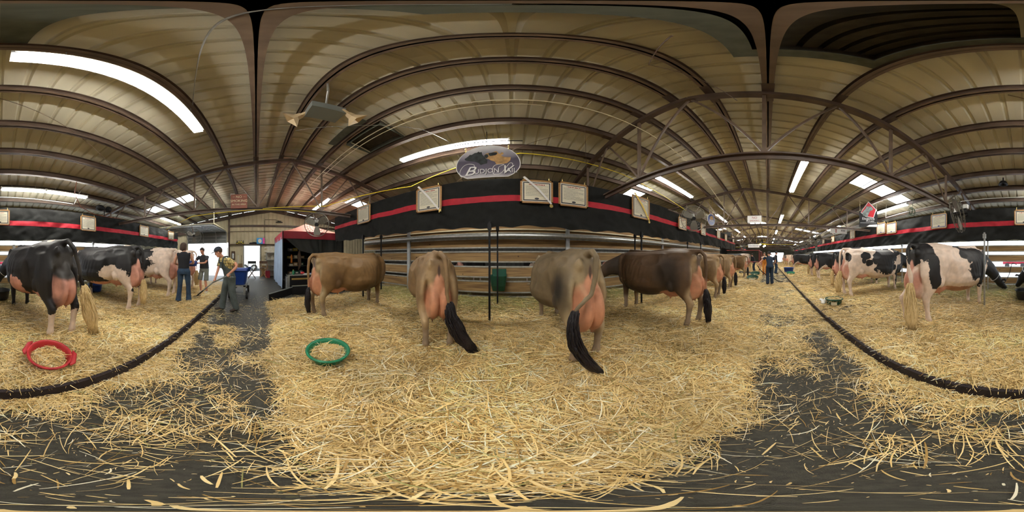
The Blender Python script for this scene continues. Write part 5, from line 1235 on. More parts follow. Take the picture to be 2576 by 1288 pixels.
def person(label, pos, yaw, height=1.75, lean=0., twist=0., wr=None, wl=None, stance=((.10, -.02), (-.10, .04)), look=None, outfit=None, skin='skin', hunch=0., handcurl=(.9, .9), palm=((0, -1, 0), (0, 1, 0)), headpitch=0., heavy=1.0, poles=((0, -.6, -1), (0, .6, -1))):
    """local frame: x forward, y left. wr / wl: wrist targets. stance: (y? x) of left and right foot"""
    k = height / 1.75; root = thing('person', label, 'person', pos); V = Vector
    root.rotation_euler = (0, 0, yaw)
    O = root.location; 
    def W(p): return V(p) * k                       # build in local space, root carries the placement
    cl, sl = math.cos(lean), math.sin(lean); hz = .93
    def T(p):
        x, y, z = p; z -= hz; return W((x * cl + z * sl, y, hz - x * sl + z * cl))
    (ly, lx), (ry, rx) = stance
    pelvis = T((0, 0, .98)); chest = T((0.0 + hunch * .3, 0, 1.28)); neck = T((.01 + hunch, 0, 1.475)); 
    hc = T((.045 + hunch * 1.7, 0, 1.625)) if look is None else T((.045 + hunch * 1.7, 0, 1.625))
    fd = V((math.cos(lean + headpitch) * math.cos(twist), math.cos(lean + headpitch) * math.sin(twist), -math.sin(lean + headpitch)))
    upv = V((math.sin(lean + headpitch) * math.cos(twist), math.sin(lean + headpitch) * math.sin(twist), math.cos(lean + headpitch)))
    sh = [T((hunch * .5, s * .185, 1.42)) for s in (1, -1)]; hip = [T((0, s * .095, .93)) for s in (1, -1)]
    fx = [(lx, ly), (rx, ry)]; ank = [W((x, y, .085)) for x, y in fx]
    kn = []
    for i in (0, 1):
        q, _ = ik(hip[i], ank[i], .43 * k, .43 * k, (1, 0, .1)); kn.append(q)
    wt = [wl if wl is not None else (.06, .26, .86), wr if wr is not None else (.06, -.26, .86)]
    el_ = []; ws = []
    for i in (0, 1):
        q, w_ = ik(sh[i], V(wt[i]) * k if (wl, wr)[i] is None else V(wt[i]), .29 * k, .26 * k, V((-.35, 0, 0)) + V(poles[i ^ 1] if False else poles[i]).normalized() * .5 * V((1, 1, 1)).x if False else V(poles[i])); el_.append(q); ws.append(w_)
    o = outfit
    # ---- body: one continuous skin
    m = MB()
    m.loft([(T((0, 0, .86)), V((.10, 0, 0)) * k, V((0, .15, 0)) * k), (T((0, 0, .98)), V((.11, 0, 0)) * k, V((0, .160, 0)) * k), (T((0, 0, 1.12)), V((.10, 0, 0)) * k * heavy, V((0, .135, 0)) * k * heavy), (T((hunch * .3, 0, 1.30)), V((.11, 0, 0)) * k, V((0, .165, 0)) * k), (T((hunch * .6, 0, 1.41)), V((.09, 0, 0)) * k, V((0, .17, 0)) * k), (T((hunch * .9, 0, 1.46)), V((.06, 0, 0)) * k, V((0, .09, 0)) * k)], 14)
    m.tube([T((hunch * .8, 0, 1.42)), neck, hc - upv * .05 * k], [.062 * k, .054 * k, .052 * k], 12)
    P, rot = head(m, hc, fd, upv, k)
    for i in (0, 1):
        s = (1, -1)[i]
        limb(m, [hip[i], kn[i], ank[i]], [.082 * k, .066 * k, .050 * k, .052 * k, .036 * k], 10, 4)
        fdir = V((1, .12 * s, 0)).normalized(); m.tube([ank[i] - fdir * .03 * k - V((0, 0, .03)), ank[i] + fdir * .07 * k - V((0, 0, .04)) * k, ank[i] + fdir * .15 * k - V((0, 0, .06)) * k], [.036 * k, .034 * k, .026 * k], 8)
        limb(m, [sh[i], el_[i], ws[i]], [.052 * k, .043 * k, .038 * k, .034 * k, .026 * k], 10, 4)
        fdv = (ws[i] - el_[i]).normalized(); hand(m, ws[i], fdv, palm[i], s * (1 if True else -1), handcurl[i], k * 1.02)
    organic(m, 'body', M[skin], root, voxel=.0085, smooth=2)
    for q in (-1, 1):
        e = MB(); e.ell(P(.083, q * .031, .010), (.010 * k, .013 * k, .007 * k), 8, 6, rot=rot); x = e.build('eye', M['eye'], None, smooth=True); x.parent = root
    def cloth(mb, name, mt, vox=.013, sm_=3): organic(mb, name, M[mt], root, voxel=vox, smooth=sm_)
    # ---- trousers
    if 'trousers' in o:
        m = MB(); short = o.get('short'); r0 = o.get('leg', (.098, .086, .076, .078, .075)); hv = heavy
        for i in (0, 1):
            s = (1, -1)[i]
            if short: hh = V((0, s * .03 * k, 0)); limb(m, [hip[i] + hh * .4, (hip[i] + hh).lerp(kn[i] + hh, 1.0)], [.098 * k, .094 * k, .092 * k], 14, 4)
            else:
                end = ank[i] + V((-.005, 0, -.045)) * k; limb(m, [hip[i], kn[i], end], [r * k for r in r0], 14, 5)
        wz = o.get('waist', 1.04)
        m.loft([(T((0, 0, .84)), V((.118, 0, 0)) * k * hv, V((0, .165, 0)) * k), (T((-.01, 0, .93)), V((.130, 0, 0)) * k * hv, V((0, .185, 0)) * k), (T((0, 0, wz)), V((.118, 0, 0)) * k * hv, V((0, .160, 0)) * k * hv), (T((0, 0, wz + .03)), V((.112, 0, 0)) * k * hv, V((0, .155, 0)) * k * hv)], 16)
        cloth(m, 'shorts' if short else 'trousers', o['trousers'])
    # ---- top with sleeves
    if 'top' in o:
        m = MB(); hv = heavy; z0 = o.get('hem', 1.0)
        m.loft([(T((0, 0, z0)), V((.128, 0, 0)) * k * hv, V((0, .168, 0)) * k * hv), (T((0, 0, 1.12)), V((.122, 0, 0)) * k * hv, V((0, .160, 0)) * k * hv), (T((hunch * .3, 0, 1.30)), V((.132, 0, 0)) * k, V((0, .188, 0)) * k), (T((hunch * .6, 0, 1.41)), V((.105, 0, 0)) * k, V((0, .190, 0)) * k), (T((hunch * .9, 0, 1.465)), V((.072, 0, 0)) * k, V((0, .10, 0)) * k), (T((hunch, 0, 1.485)), V((.060, 0, 0)) * k, V((0, .062, 0)) * k)], 18)
        sl_ = o.get('sleeve', .5)
        for i in (0, 1):
            if sl_ <= .1: m.ell(sh[i].lerp(chest, .12), (.060 * k,) * 3, 12, 8)
            elif sl_ < 1: limb(m, [sh[i], sh[i].lerp(el_[i], sl_ * 1.2)], [.066 * k, .064 * k, .066 * k], 12, 4)
            else: limb(m, [sh[i], el_[i], el_[i].lerp(ws[i], .93)], [.068 * k, .056 * k, .048 * k, .042 * k], 12, 4)
        cloth(m, o.get('topname', 'shirt'), o['top'])
    if 'bib' in o:
        m = MB(); mt = o['bib']
        m.loft([(T((.0, 0, .96)), V((.142, 0, 0)) * k, V((0, .180, 0)) * k), (T((.0, 0, 1.10)), V((.137, 0, 0)) * k, V((0, .172, 0)) * k), (T((.03, 0, 1.16)), V((.12, 0, 0)) * k, V((0, .165, 0)) * k), (T((.055 + hunch * .2, 0, 1.24)), V((.100, 0, 0)) * k, V((0, .13, 0)) * k), (T((.06 + hunch * .4, 0, 1.36)), V((.085, 0, 0)) * k, V((0, .115, 0)) * k)], 18)
        for s in (1, -1):
            limb(m, [T((.13 + hunch * .4, s * .09, 1.34)), T((.06 + hunch * .5, s * .115, 1.475)), T((-.07 + hunch * .4, s * .10, 1.45)), T((-.135, s * .03, 1.22)), T((-.13, 0, 1.08))], [.022 * k] * 3, 8, 4)
        cloth(m, 'bib_and_straps', mt, .012, 2)
        m = MB(); c = T((.155 + hunch * .4, 0, 1.27)); m.box(c, (.006, .055, .05)); m.build('bib_pocket', M[mt], None).parent = root
    # ---- shoes
    for i in (0, 1):
        s = (1, -1)[i]; fdir = V((1, .12 * s, 0)).normalized(); sd = V((-fdir.y, fdir.x, 0)); a = ank[i]; m = MB(); zb = V((0, 0, -.078 * k))
        m.loft([(a - fdir * .055 * k + zb + V((0, 0, .035)), sd * .034 * k, V((0, 0, .036)) * k), (a + zb + V((0, 0, .045)), sd * .042 * k, V((0, 0, .050)) * k), (a + fdir * .08 * k + zb + V((0, 0, .035)), sd * .048 * k, V((0, 0, .038)) * k), (a + fdir * .16 * k + zb + V((0, 0, .028)), sd * .047 * k, V((0, 0, .030)) * k), (a + fdir * .205 * k + zb + V((0, 0, .022)), sd * .028 * k, V((0, 0, .018)) * k)], 14)
        x = m.build('shoe', M[o.get('shoe', 'shoe')], None, smooth=True); x.parent = root
    # ---- hair and hat
    hr = o.get('hair', 'hair_brown'); m = MB(); g = random.Random(len(label))
    m.ell(P(-.022, 0, .042), (.106 * k, .090 * k, .098 * k), 16, 12, rot=rot)
    if o.get('hairlen', 0):
        m.ell(P(-.055, 0, -.02), (.075 * k, .088 * k, .105 * k), 14, 10, rot=rot)
        for _ in range(46):
            a = g.uniform(1.3, 5.0); st = P(-.02 + .085 * math.cos(a), .085 * math.sin(a), g.uniform(.0, .09)); m.tube([st, st + rot @ V((-.01, .012 * math.sin(a), -.05)), st + rot @ V((-.02 + g.uniform(-.01, .01), .01 * math.sin(a), -.10 - g.uniform(0, .04)))], [.016, .014, .006], 6)
    cut = MB(); x = organic(m, 'hair', M[hr], root, voxel=.009, smooth=1)
    # keep the face clear
    me = x.data; inv = rot.transposed(); 
    for v in me.vertices:
        q = inv @ (v.co - hc) / k
        if q.x > .035 and q.z < .075: v.co = hc + rot @ (V((min(q.x, .035) * .9, q.y * .86, q.z)) * k)
    if 'cap' in o:
        m = MB(); m.ell(P(-.012, 0, .060), (.112 * k, .095 * k, .092 * k), 18, 12, rot=rot); m.v = [tuple(v) if (inv @ (V(v) - hc)).z > .045 * k else tuple(hc + rot @ V(((inv @ (V(v) - hc)).x, (inv @ (V(v) - hc)).y, .045 * k))) for v in m.v]
        x = m.build('cap', M[o['cap']], None, smooth=True); x.parent = root
        m = MB(); m.loft([(P(.07, 0, .055), rot @ V((0, .082, 0)) * k, rot @ V((0, 0, .010)) * k), (P(.14, 0, .062), rot @ V((0, .076, 0)) * k, rot @ V((0, 0, .009)) * k), (P(.18, 0, .060), rot @ V((0, .05, 0)) * k, rot @ V((0, 0, .007)) * k)], 14)
        x = m.build('cap_bill', M[o.get('bill', o['cap'])], None, smooth=True); x.parent = root
    return root, ws, el_, sh

def at_yaw(pos, yaw, p): return Vector(pos) + Matrix.Rotation(yaw, 3, 'Z') @ Vector(p)
# farmer pushing a fork
fp = Vector((-4.32, -.70, .0)); fy = math.atan2(-1, .80)
def loc_of(p, pos, yaw): return Matrix.Rotation(-yaw, 3, 'Z') @ (Vector(p) - Vector(pos))
h1 = Vector((-4.10, -1.12, .80)); h2 = Vector((-3.98, -.68, 1.02))
person('person in yellow plaid shirt, grey bib overalls and dark cap, pushing a long handled fork', fp, fy, 1.79, lean=.30, hunch=.05, wl=loc_of(h2 + Vector((0, .03, .05)), fp, fy), wr=loc_of(h1 + Vector((-.02, .05, .06)), fp, fy),
       stance=((.13, -.12), (-.14, .16)), outfit=dict(trousers='overalls', top='plaid', sleeve=.62, bib='overalls', hem=.98, cap='cap', bill='denim_light', hair='hair_brown', leg=(.112, .104, .092, .088, .082)), skin='skin_red', headpitch=.15, twist=-.55,
       handcurl=(1.15, 1.15), palm=((-.2, -.6, -.6), (.2, .6, -.6)), poles=((-.7, .7, .1), (-.7, -.5, .1)))
fk = thing('pitchfork', 'long grey handled fork held by the person in overalls, tines in the straw', 'fork', (-4.6, -1.9, .2))
dv = (h1 - h2).normalized(); e1 = h2 - dv * .06; e2 = Vector((-4.76, -1.80, .24)); m = MB(); m.cyl(e1, h1, .019, 10); m.cyl(h1, e2, .019, 10); m.build('handle', M['grey_metal'], fk, smooth=True)
m = MB(); m.cyl(h1.lerp(e2, .35), h1.lerp(e2, .37), .021, 10); m.build('grip_band', M['tub_blue'], fk)
dd = (e2 - h1).normalized(); sd = dd.cross(Vector((0, 0, 1))).normalized(); m = MB(); m.cyl(e2 - dd * .5, e2, .021, 10); m.build('ferrule', M['black_metal'], fk); m = MB(); m.cyl(e2 - sd * .12, e2 + sd * .12, .009, 6); m.build('head_bar', M['black_metal'], fk)
for i in range(5):
    p = e2 + sd * (-.12 + .06 * i); m = MB(); m.tube([p, p + dd * .12 + Vector((0, 0, -.03)), p + dd * .26 + Vector((0, 0, .02))], [.006, .006, .003], 6); m.build('tine', M['black_metal'], fk)
# woman in jeans
wp = Vector((-4.38, -2.08, .10)); wy = math.atan2(-.25, -1)
person('person with short brown hair, black sleeveless top and blue jeans, seen from behind', wp, wy, 1.80, lean=.02, wr=(.38, -.16, 1.16), wl=(.34, .20, 1.12), stance=((.15, -.05), (-.14, .03)), twist=-.55,
       outfit=dict(trousers='jeans', top='top_black', sleeve=.0, hem=1.0, topname='knit_top', hair='hair_brown', hairlen=1, waist=1.02, leg=(.105, .088, .072, .070, .092)), poles=((-.5, .6, -.5), (-.5, -.6, -.5)), palm=((0, -.5, 1), (0, .5, 1)), handcurl=(.5, .5))
bag = thing('feed_bucket', 'bright blue bucket held between the person in black and the person in shorts', 'bucket', (-4.85, -1.95, 1.1))
c = at_yaw(wp, wy, (.56, -.14, 0)); c.z = 1.17; m = MB(); m.loft([(c, Vector((.14, 0, 0)), Vector((0, .17, 0))), (c + Vector((0, 0, .17)), Vector((.16, 0, 0)), Vector((0, .20, 0))), (c + Vector((0, 0, .17)), Vector((.15, 0, 0)), Vector((0, .19, 0))), (c + Vector((0, 0, .01)), Vector((.13, 0, 0)), Vector((0, .16, 0)))], 18, e=.6); m.build('bucket', M['tub_blue'], bag, smooth=True); bag.location = bag.location
m = MB(); m.tube([c + Vector((0, -.2, .16)), c + Vector((0, -.1, .27)), c + Vector((0, .1, .27)), c + Vector((0, .2, .16))], .007, 6); m.build('bail', M['galv'], bag)
# man in grey shorts
mp = Vector((-5.85, -1.92, .09)); my = math.atan2(-.30, 1)
person('person in charcoal shirt and grey shorts looking down, hands at the blue bucket', mp, my, 1.72, lean=.06, hunch=.03, wl=(.40, .02, 1.16), wr=(.44, -.16, 1.14), stance=((.12, 0), (-.12, .05)), headpitch=.45, heavy=1.18,
       outfit=dict(trousers='shorts', short=True, top='shirt_grey', sleeve=.55, hem=.96, hair='hair_dark', shoe='white_shoe'), skin='skin_red', poles=((-.3, .8, -.4), (-.3, -.8, -.4)), palm=((0, -1, .3), (0, 1, .3)), handcurl=(.6, .6))
# man in navy coveralls
np_ = Vector((8.4, -.10, .03)); ny = .12
person('person in navy short-sleeved coveralls and dark cap, bent over a hose in the aisle', np_, ny, 1.80, lean=.42, hunch=.03, wl=(.28, .62, 1.02), wr=(.42, -.18, .98), stance=((.11, .0), (-.11, .05)), twist=-.75, headpitch=.1,
       outfit=dict(trousers='coverall', top='coverall', sleeve=.5, hem=.98, topname='coverall_top', cap='cap', hair='hair_dark', leg=(.112, .102, .090, .084, .088)), poles=((-.2, 1, .2), (-.2, -.8, -.3)), palm=((0, -1, 0), (0, 1, 0)))
m = MB(); p_ = [at_yaw(np_, ny, q) for q in ((.30, .66, 1.04), (.38, .45, .70), (.42, .1, .42), (.44, -.2, .30), (.50, -.45, .12), (.52, -.60, .05), (.56, -.80, .04))]
m.tube(smooth_path(p_, 5), .024, 8); tag(m.build('hose', M['hose_black'], smooth=True), 'thick dark hose held by the person in navy coveralls, reaching the floor', 'hose')
lt = MB(); bp_ = at_yaw(np_, ny, (.03, 0, 1.32)); 
# others further back
person('person in orange bib trousers and pale shirt, standing beyond the person in coveralls', (12.6, .25, .03), math.atan2(.2, -1), 1.75, lean=.15, stance=((.1, 0), (-.1, 0)), skin='skin_red', headpitch=.3,
       outfit=dict(trousers='orange_bib', top='white_cloth', sleeve=.3, hem=1.0, bib='orange_bib', hair='hair_brown'))
person('person in dark clothes almost hidden to the right of the person in coveralls', (13.6, -.62, .03), math.atan2(-1, .3), 1.85, lean=.05, stance=((.1, 0), (-.1, 0)), outfit=dict(trousers='jeans', top='shirt_grey', sleeve=1.0, hem=1.0, hair='hair_dark', cap='cap'))
person('person in black leaning beside the cow inside the red pipe pen', (14.9, 1.25, .05), math.atan2(1, .3), 1.7, lean=.3, stance=((.1, 0), (-.1, 0)), outfit=dict(trousers='coverall', top='top_black', sleeve=1.0, hem=1.0, hair='hair_dark'))

# ------------------------------------------------------------------ feed pans, tubs and buckets
def pan(c, r, h, mt, label, cat='pan', handles=True, tilt=(0, 0), fill=True, seed=0, fl=.42, rim=.03):
    c = Vector(c); t = thing('feed_pan', label, cat, c); g = random.Random(seed)
    rot = Matrix.Rotation(tilt[0], 3, 'X') @ Matrix.Rotation(tilt[1], 3, 'Y')
    def fin(m): m.v = [tuple(c + rot @ (Vector(v) - c)) for v in m.v]; return m
    m = MB(); m.lathe(c, [(.001, 0), (r * .78, 0), (r * .86, h * .3), (r * .95, h * .85), (r, h), (r + rim * .6, h + .012), (r + rim, h - .004), (r + rim * .9, h - .016), (r * .99, h - .02), (r * .90, h * .3), (r * .80, -.006), (.001, -.006)][::-1], 40); fin(m).build('pan', M[mt], t, smooth=True)
    if handles:
        for a in (2.6, 5.74):
            m = MB(); q = c + Vector((math.cos(a), math.sin(a), 0)) * (r + rim * .7) + Vector((0, 0, h)); d = Vector((math.cos(a), math.sin(a), 0)); e = Vector((-d.y, d.x, 0))
            m.loft([(q - e * .12, d * .012, Vector((0, 0, .016))), (q - e * .08 + d * .02, d * .03, Vector((0, 0, .018))), (q + e * .08 + d * .02, d * .03, Vector((0, 0, .018))), (q + e * .12, d * .012, Vector((0, 0, .016)))], 10); fin(m).build('grip', M[mt], t, smooth=True)
    if fill:
        n = 900; gg = np.random.default_rng(seed + 5); rr = r * .86 * np.sqrt(gg.random(n)); aa = gg.uniform(0, 6.283, n); x = c.x + rr * np.cos(aa); y = c.y + rr * np.sin(aa); z = c.z + h * fl + gg.random(n) * .03 + fl * 1.2 * h * (1 - (rr / r) ** 2) + tilt[0] * (y - c.y) - tilt[1] * (x - c.x)
        o = blades('straw_fill', x, y, z, .16, .0055, '', tilt=.12, seed=seed + 3, parent=t); 
        o.parent = t; o.location = -c; o['kind'] = 'stuff'
        m = MB(); m.lathe(c, [(r * .86, h * fl * .7), (r * .6, h * fl * 1.3), (r * .3, h * fl * 1.8), (.001, h * fl * 2)], 30); fin(m).build('straw_heap', M['bed'], t, smooth=True)
    return t
pr = on_z(120, 893, .24); pan((pr.x, pr.y, .15), .225, .15, 'tub_red', 'round red rubber feed pan with two grips, filled with straw', seed=2, tilt=(-.30, -.06), fl=.16)
pg = on_z(825, 884, .24); pan((pg.x, pg.y, .14), .225, .15, 'tub_green', 'large round green feed pan filled with straw, near the fawn cow', seed=3, handles=False, tilt=(.08, .12), rim=.035, fl=.26)
pt = on_z(2098, 765, .12); gt = pan((pt.x, pt.y, .12), .23, .17, 'tub_dgreen', 'dark green feed tub with a paper label, heaped with straw beside the white rag', seed=4, tilt=(.05, .05))
m = MB(); d = Vector((-pt.x, -pt.y, 0)).normalized(); e = Vector((-d.y, d.x, 0)); q = Vector((pt.x, pt.y, .20)) + d * .223; m.add([q - e * .08 - Vector((0, 0, .05)), q + e * .08 - Vector((0, 0, .05)), q + e * .08 + d * .014 + Vector((0, 0, .045)), q - e * .08 + d * .014 + Vector((0, 0, .045))], [(0, 1, 2, 3)]); m.build('label', M['paper'], gt)
m = MB(); q = on_z(2072, 755, .22)
for i, (a, b_, c_, r_) in enumerate(((0, 0, 0, .09), (.08, .05, .03, .07), (-.07, .04, -.02, .08), (.02, -.07, .05, .06), (.10, -.06, -.03, .05))): m.ell((q.x + a, q.y + b_, q.z + c_ - .03), (r_, r_ * .8, r_ * .6), 10, 7)
tag(organic(m, 'white_rag', M['white_cloth'], None, .014, 2), 'crumpled white rag lying against the dark green feed tub', 'cloth')
for x, y, z, r, l in ((12.0, .95, .12, .33, 'dark green feed pan in the far straw, nearer the last brown cow'), (9.7, .92, .12, .33, 'dark green feed pan propped on a white block beside the coveralled person')): pan((x, y, z), r, .13, 'tub_dgreen', l, fill=False, handles=False, tilt=(0, -.25))
m = MB(); m.bb((9.3, .75, .05), (9.5, 1.1, .16)); tag(m.build('white_block', M['white_paint']), 'low white block lying in the straw under a green pan', 'block')
pan((13.7, -1.75, .10), .42, .42, 'tub_blue', 'round blue tub standing in the straw by the kerb', 'tub', fill=False, handles=False, rim=.015)
pan((12.3, -1.72, .12), .30, .12, 'tub_green', 'flat green hay tray lying beside the round blue tub', 'tray', fill=False, handles=False, tilt=(0, -.2))
m = MB(); m.bb((19, -1.9, .1), (19.3, -1.5, .16)); tag(m.build('white_tray', M['white_paint']), 'small white tray lying far off in the straw by the spotted cows', 'tray')
pan((-.02, -4.85, .22), .27, .26, 'tub_black', 'black rubber bucket in the hay under the mostly black cow\'s nose', 'bucket', fill=False, handles=False, rim=.02)
pan((-3.3, -5.0, .18), .26, .28, 'tub_blue', 'blue bucket on the straw beneath the second black cow', 'bucket', fill=False, handles=False, rim=.015)
# ropes
def rope(pts, r, mt, label, cat='rope', nm='rope'):
    P = smooth_path(pts, 6); m = MB(); P = [Vector((p.x, p.y, float(bedz(p.x, p.y)) + p.z)) for p in P]; m.tube(P, r, 6); tag(m.build(nm, M[mt], smooth=True), label, cat)
g2 = lambda x, y, dz=.03: tuple(on_z(x, y, .12).xy) + (dz,)
rope([g2(2062, 789), g2(2072, 781), g2(2090, 779), g2(2098, 784), g2(2108, 786), g2(2118, 776), g2(2135, 772), g2(2155, 769), g2(2175, 768), g2(2190, 771), g2(2186, 776), g2(2165, 773), g2(2150, 770), g2(2130, 775), g2(2118, 779), g2(2135, 783), g2(2140, 790)], .009, 'hose_black', 'black rope halter tangled on the straw in front of the patched cow')
rope([g2(2045, 728), g2(2055, 724), g2(2065, 722), g2(2060, 728), g2(2048, 733)], .012, 'tub_blue', 'short dark blue rope lying in the straw near the farther cows')
rope([(0.3, -6.85, .9), (.5, -6.8, .95), (.6, -6.75, .55), (.75, -6.7, .25), (.9, -6.5, .02)], .016, 'hose_black', 'black hose hanging down the plank fence by the feeding cow', 'hose', 'hose')

# ------------------------------------------------------------------ blue cart
ct = thing('utility_cart', 'blue plastic utility cart on a grey frame with black wheels, behind the farmer', 'cart', (-6.1, -.58, 0))
c = Vector((-6.2, -.62, 0)); m = MB()
m.loft([(c + Vector((0, 0, .48)), Vector((.52, 0, 0)), Vector((0, .24, 0))), (c + Vector((0, 0, .98)), Vector((.72, 0, 0)), Vector((0, .33, 0))), (c + Vector((0, 0, 1.0)), Vector((.77, 0, 0)), Vector((0, .37, 0))), (c + Vector((0, 0, .97)), Vector((.69, 0, 0)), Vector((0, .31, 0))), (c + Vector((0, 0, .52)), Vector((.50, 0, 0)), Vector((0, .22, 0)))], 24, e=.28); m.build('tub', M['tub_blue'], ct)
m = MB(); m.bar((-5.47, -.27, .98), (-5.34, -.20, 1.14), .10, .02); m.bar((-5.36, -.22, 1.13), (-6.9, -.27, 1.0), .04, .03); m.build('flared_rim', M['tub_blue'], ct)
m = MB(); m.bb((-6.85, -.90, .42), (-5.6, -.34, .47)); m.bb((-5.68, -.88, .12), (-5.60, -.80, .47)); m.bb((-5.68, -.44, .12), (-5.60, -.36, .47)); m.bb((-6.8, -.88, .15), (-6.72, -.80, .47)); m.bb((-5.66, -.88, .14), (-5.62, -.36, .17)); m.bb((-6.8, -.44, .15), (-6.72, -.36, .47)); m.build('frame', M['galv_dull'], ct)
for x, y in ((-5.64, -.32), (-5.64, -.92), (-6.76, -.32), (-6.76, -.92)):
    m = MB(); m.cyl((x, y - .035, .14), (x, y + .035, .14), .14, 20); w_ = m.build('wheel', M['tire'], ct); m = MB(); m.cyl((x, y - .042, .14), (x, y + .042, .14), .05, 12); h_ = m.build('hub', M['galv'], None); h_.parent = w_; h_.location = -Vector(ct.location)

# ------------------------------------------------------------------ tent booth
tt = thing('pop_up_tent', 'pop-up tent with red top, blue side wall and black front drape', 'tent', (-8.6, 2.7, 0))
x0, x1, y0, y1, ze, zb_ = -10.1, -7.1, 1.18, 4.2, 2.62, 2.28
m = MB(); N_ = 10
for (a, b_) in (((x1, y0), (x1, y1)), ((x1, y1), (x0, y1)), ((x0, y1), (x0, y0)), ((x0, y0), (x1, y0))):
    for i in range(N_):
        p = lambda t, u: ((a[0] + (b_[0] - a[0]) * t) * (1 - u) + -8.6 * u, (a[1] + (b_[1] - a[1]) * t) * (1 - u) + 2.7 * u, ze + .68 * u ** 1.25 - .05 * math.sin(math.pi * t) * math.sin(math.pi * min(1, u * 1.2)))
        for j in range(6):
            t0, t1, u0, u1 = i / N_, (i + 1) / N_, j / 6, (j + 1) / 6; m.add([p(t0, u0), p(t1, u0), p(t1, u1), p(t0, u1)], [(0, 1, 2, 3)])
m.build('roof', M['tent_top'], tt, smooth=True)
m = MB()
for (a, b_) in (((x1, y0), (x1, y1)), ((x1, y1), (x0, y1)), ((x0, y1), (x0, y0)), ((x0, y0), (x1, y0))):
    m.bar((a[0], a[1], (ze + zb_) / 2), (b_[0], b_[1], (ze + zb_) / 2), .02, ze - zb_)
m.build('valance', M['tent_red'], tt)
for i, (a, b_) in enumerate(((x0, y0), (x1, y0), (x0, y1), (x1, y1))):
    m = MB(); m.bb((a - .02, b_ - .02, 0), (a + .02, b_ + .02, ze)); m.build('leg', M['black_metal'], tt)
def drape(pts0, pts1, name, mt, amp, n=40, k=14, ph=0):
    m = MB(); V_ = []
    for i in range(n + 1):
        t = i / n; a = Vector(pts0[0]).lerp(Vector(pts0[1]), t); b_ = Vector(pts1[0]).lerp(Vector(pts1[1]), t)
        nn = (Vector(pts0[1]) - Vector(pts0[0])).cross(Vector((0, 0, 1))).normalized()
        for j in range(k + 1):
            u = j / k; V_.append(a.lerp(b_, u) + nn * amp * (math.sin(t * 17 + u * 3 + ph) * (.3 + u) + .6 * math.sin(t * 41 + u * 2)))
    m.add(V_, [(i * (k + 1) + j, i * (k + 1) + j + 1, (i + 1) * (k + 1) + j + 1, (i + 1) * (k + 1) + j) for i in range(n) for j in range(k)]); m.build(name, M[mt], tt, smooth=True)
drape(((x0, y0, 2.4), (x1, y0, 2.4)), ((x0, y0 - .05, .03), (x1 - .05, y0 - .02, .03)), 'side_wall', 'tent_blue', .022)
drape(((x1 - .03, y0 + .05, 2.35), (x1 - .03, y1, 2.35)), ((x1 - .03, y0 + .75, 1.75), (x1 - .03, y1, 1.2)), 'front_drape', 'tent_black', .03)
drape(((x1 - .03, 2.35, 2.3), (x1 - .03, y1, 2.3)), ((x1 - .08, 2.75, .7), (x1 - .08, y1, .5)), 'front_drape', 'tent_black', .035, ph=2)
drape(((x0 + .05, y1, 2.35), (x0 + .05, y0, 2.35)), ((x0 + .05, y1, .05), (x0 + .05, y0, .05)), 'back_wall', 'tent_black', .02)
# show box, shelves and clutter inside the tent
sb = thing('show_box', 'long black show box with silver end at the front of the tent', 'box', (-6.95, 2.3, 0))
m = MB(); m.bb((-7.3, 1.42, .02), (-6.75, 3.5, .66)); m.build('body', M['black_metal'], sb); m = MB(); m.bb((-6.745, 1.5, .48), (-6.735, 3.5, .55)); m.bb((-6.745, 1.5, .22), (-6.735, 3.5, .235)); m.build('trim', M['brass'], sb)
m = MB(); m.bb((-7.3, 1.36, .02), (-6.76, 1.42, .68)); m.bb((-7.28, 1.30, .05), (-6.80, 1.36, .6)); m.build('silver_end', M['galv'], sb); m = MB(); m.bb((-7.32, 1.34, .66), (-6.73, 3.52, .68)); m.build('lid', M['galv_dull'], sb)
sh_ = thing('shelf_rack', 'black metal shelf rack with boxes inside the tent', 'shelf', (-8.6, 2.1, 0))
for y in (1.75, 2.75):
    for x in (-8.9, -8.5): m = MB(); m.bb((x - .015, y - .015, 0), (x + .015, y + .015, 1.9)); m.build('upright', M['black_metal'], sh_)
for z in (.5, .95, 1.35, 1.75): m = MB(); m.bb((-8.92, 1.73, z), (-8.48, 2.77, z + .02)); m.build('shelf', M['grey_metal'], sh_)
g = random.Random(3); clut = [('orange_bottle', 'orange', (-7.9, 1.75), 1.15, .05, .42, 'tall orange bottle standing on the rack in the tent opening', 'bottle'), ('green_can', 'tub_green', (-6.95, 1.62), .68, .05, .20, 'lime green drink can on the left end of the show box', 'can'), ('red_cup', 'tub_red', (-6.95, 2.75), .68, .06, .27, 'tall red cup on the show box near the brown cow\'s tail', 'cup'), ('red_brush', 'tub_red', (-7.0, 2.05), .70, .09, .10, 'round red brush lying on the show box', 'brush')]
for nm, mt, (x, y), z, r, h, l, cat in clut:
    t = thing(nm, l, cat, (x, y, z)); m = MB(); m.lathe((x, y, z), [(.001, 0), (r * .9, 0), (r, h * .1), (r, h * .8), (r * .6, h * .93), (r * .55, h), (.001, h)], 18); m.build('body', M[mt], t, smooth=True)
    m = MB(); m.lathe((x, y, z + h), [(.001, .012), (r * .56, .012), (r * .58, 0), (.001, 0)], 14); m.build('lid', M['yellow' if nm == 'green_can' else 'tub_black'], t)
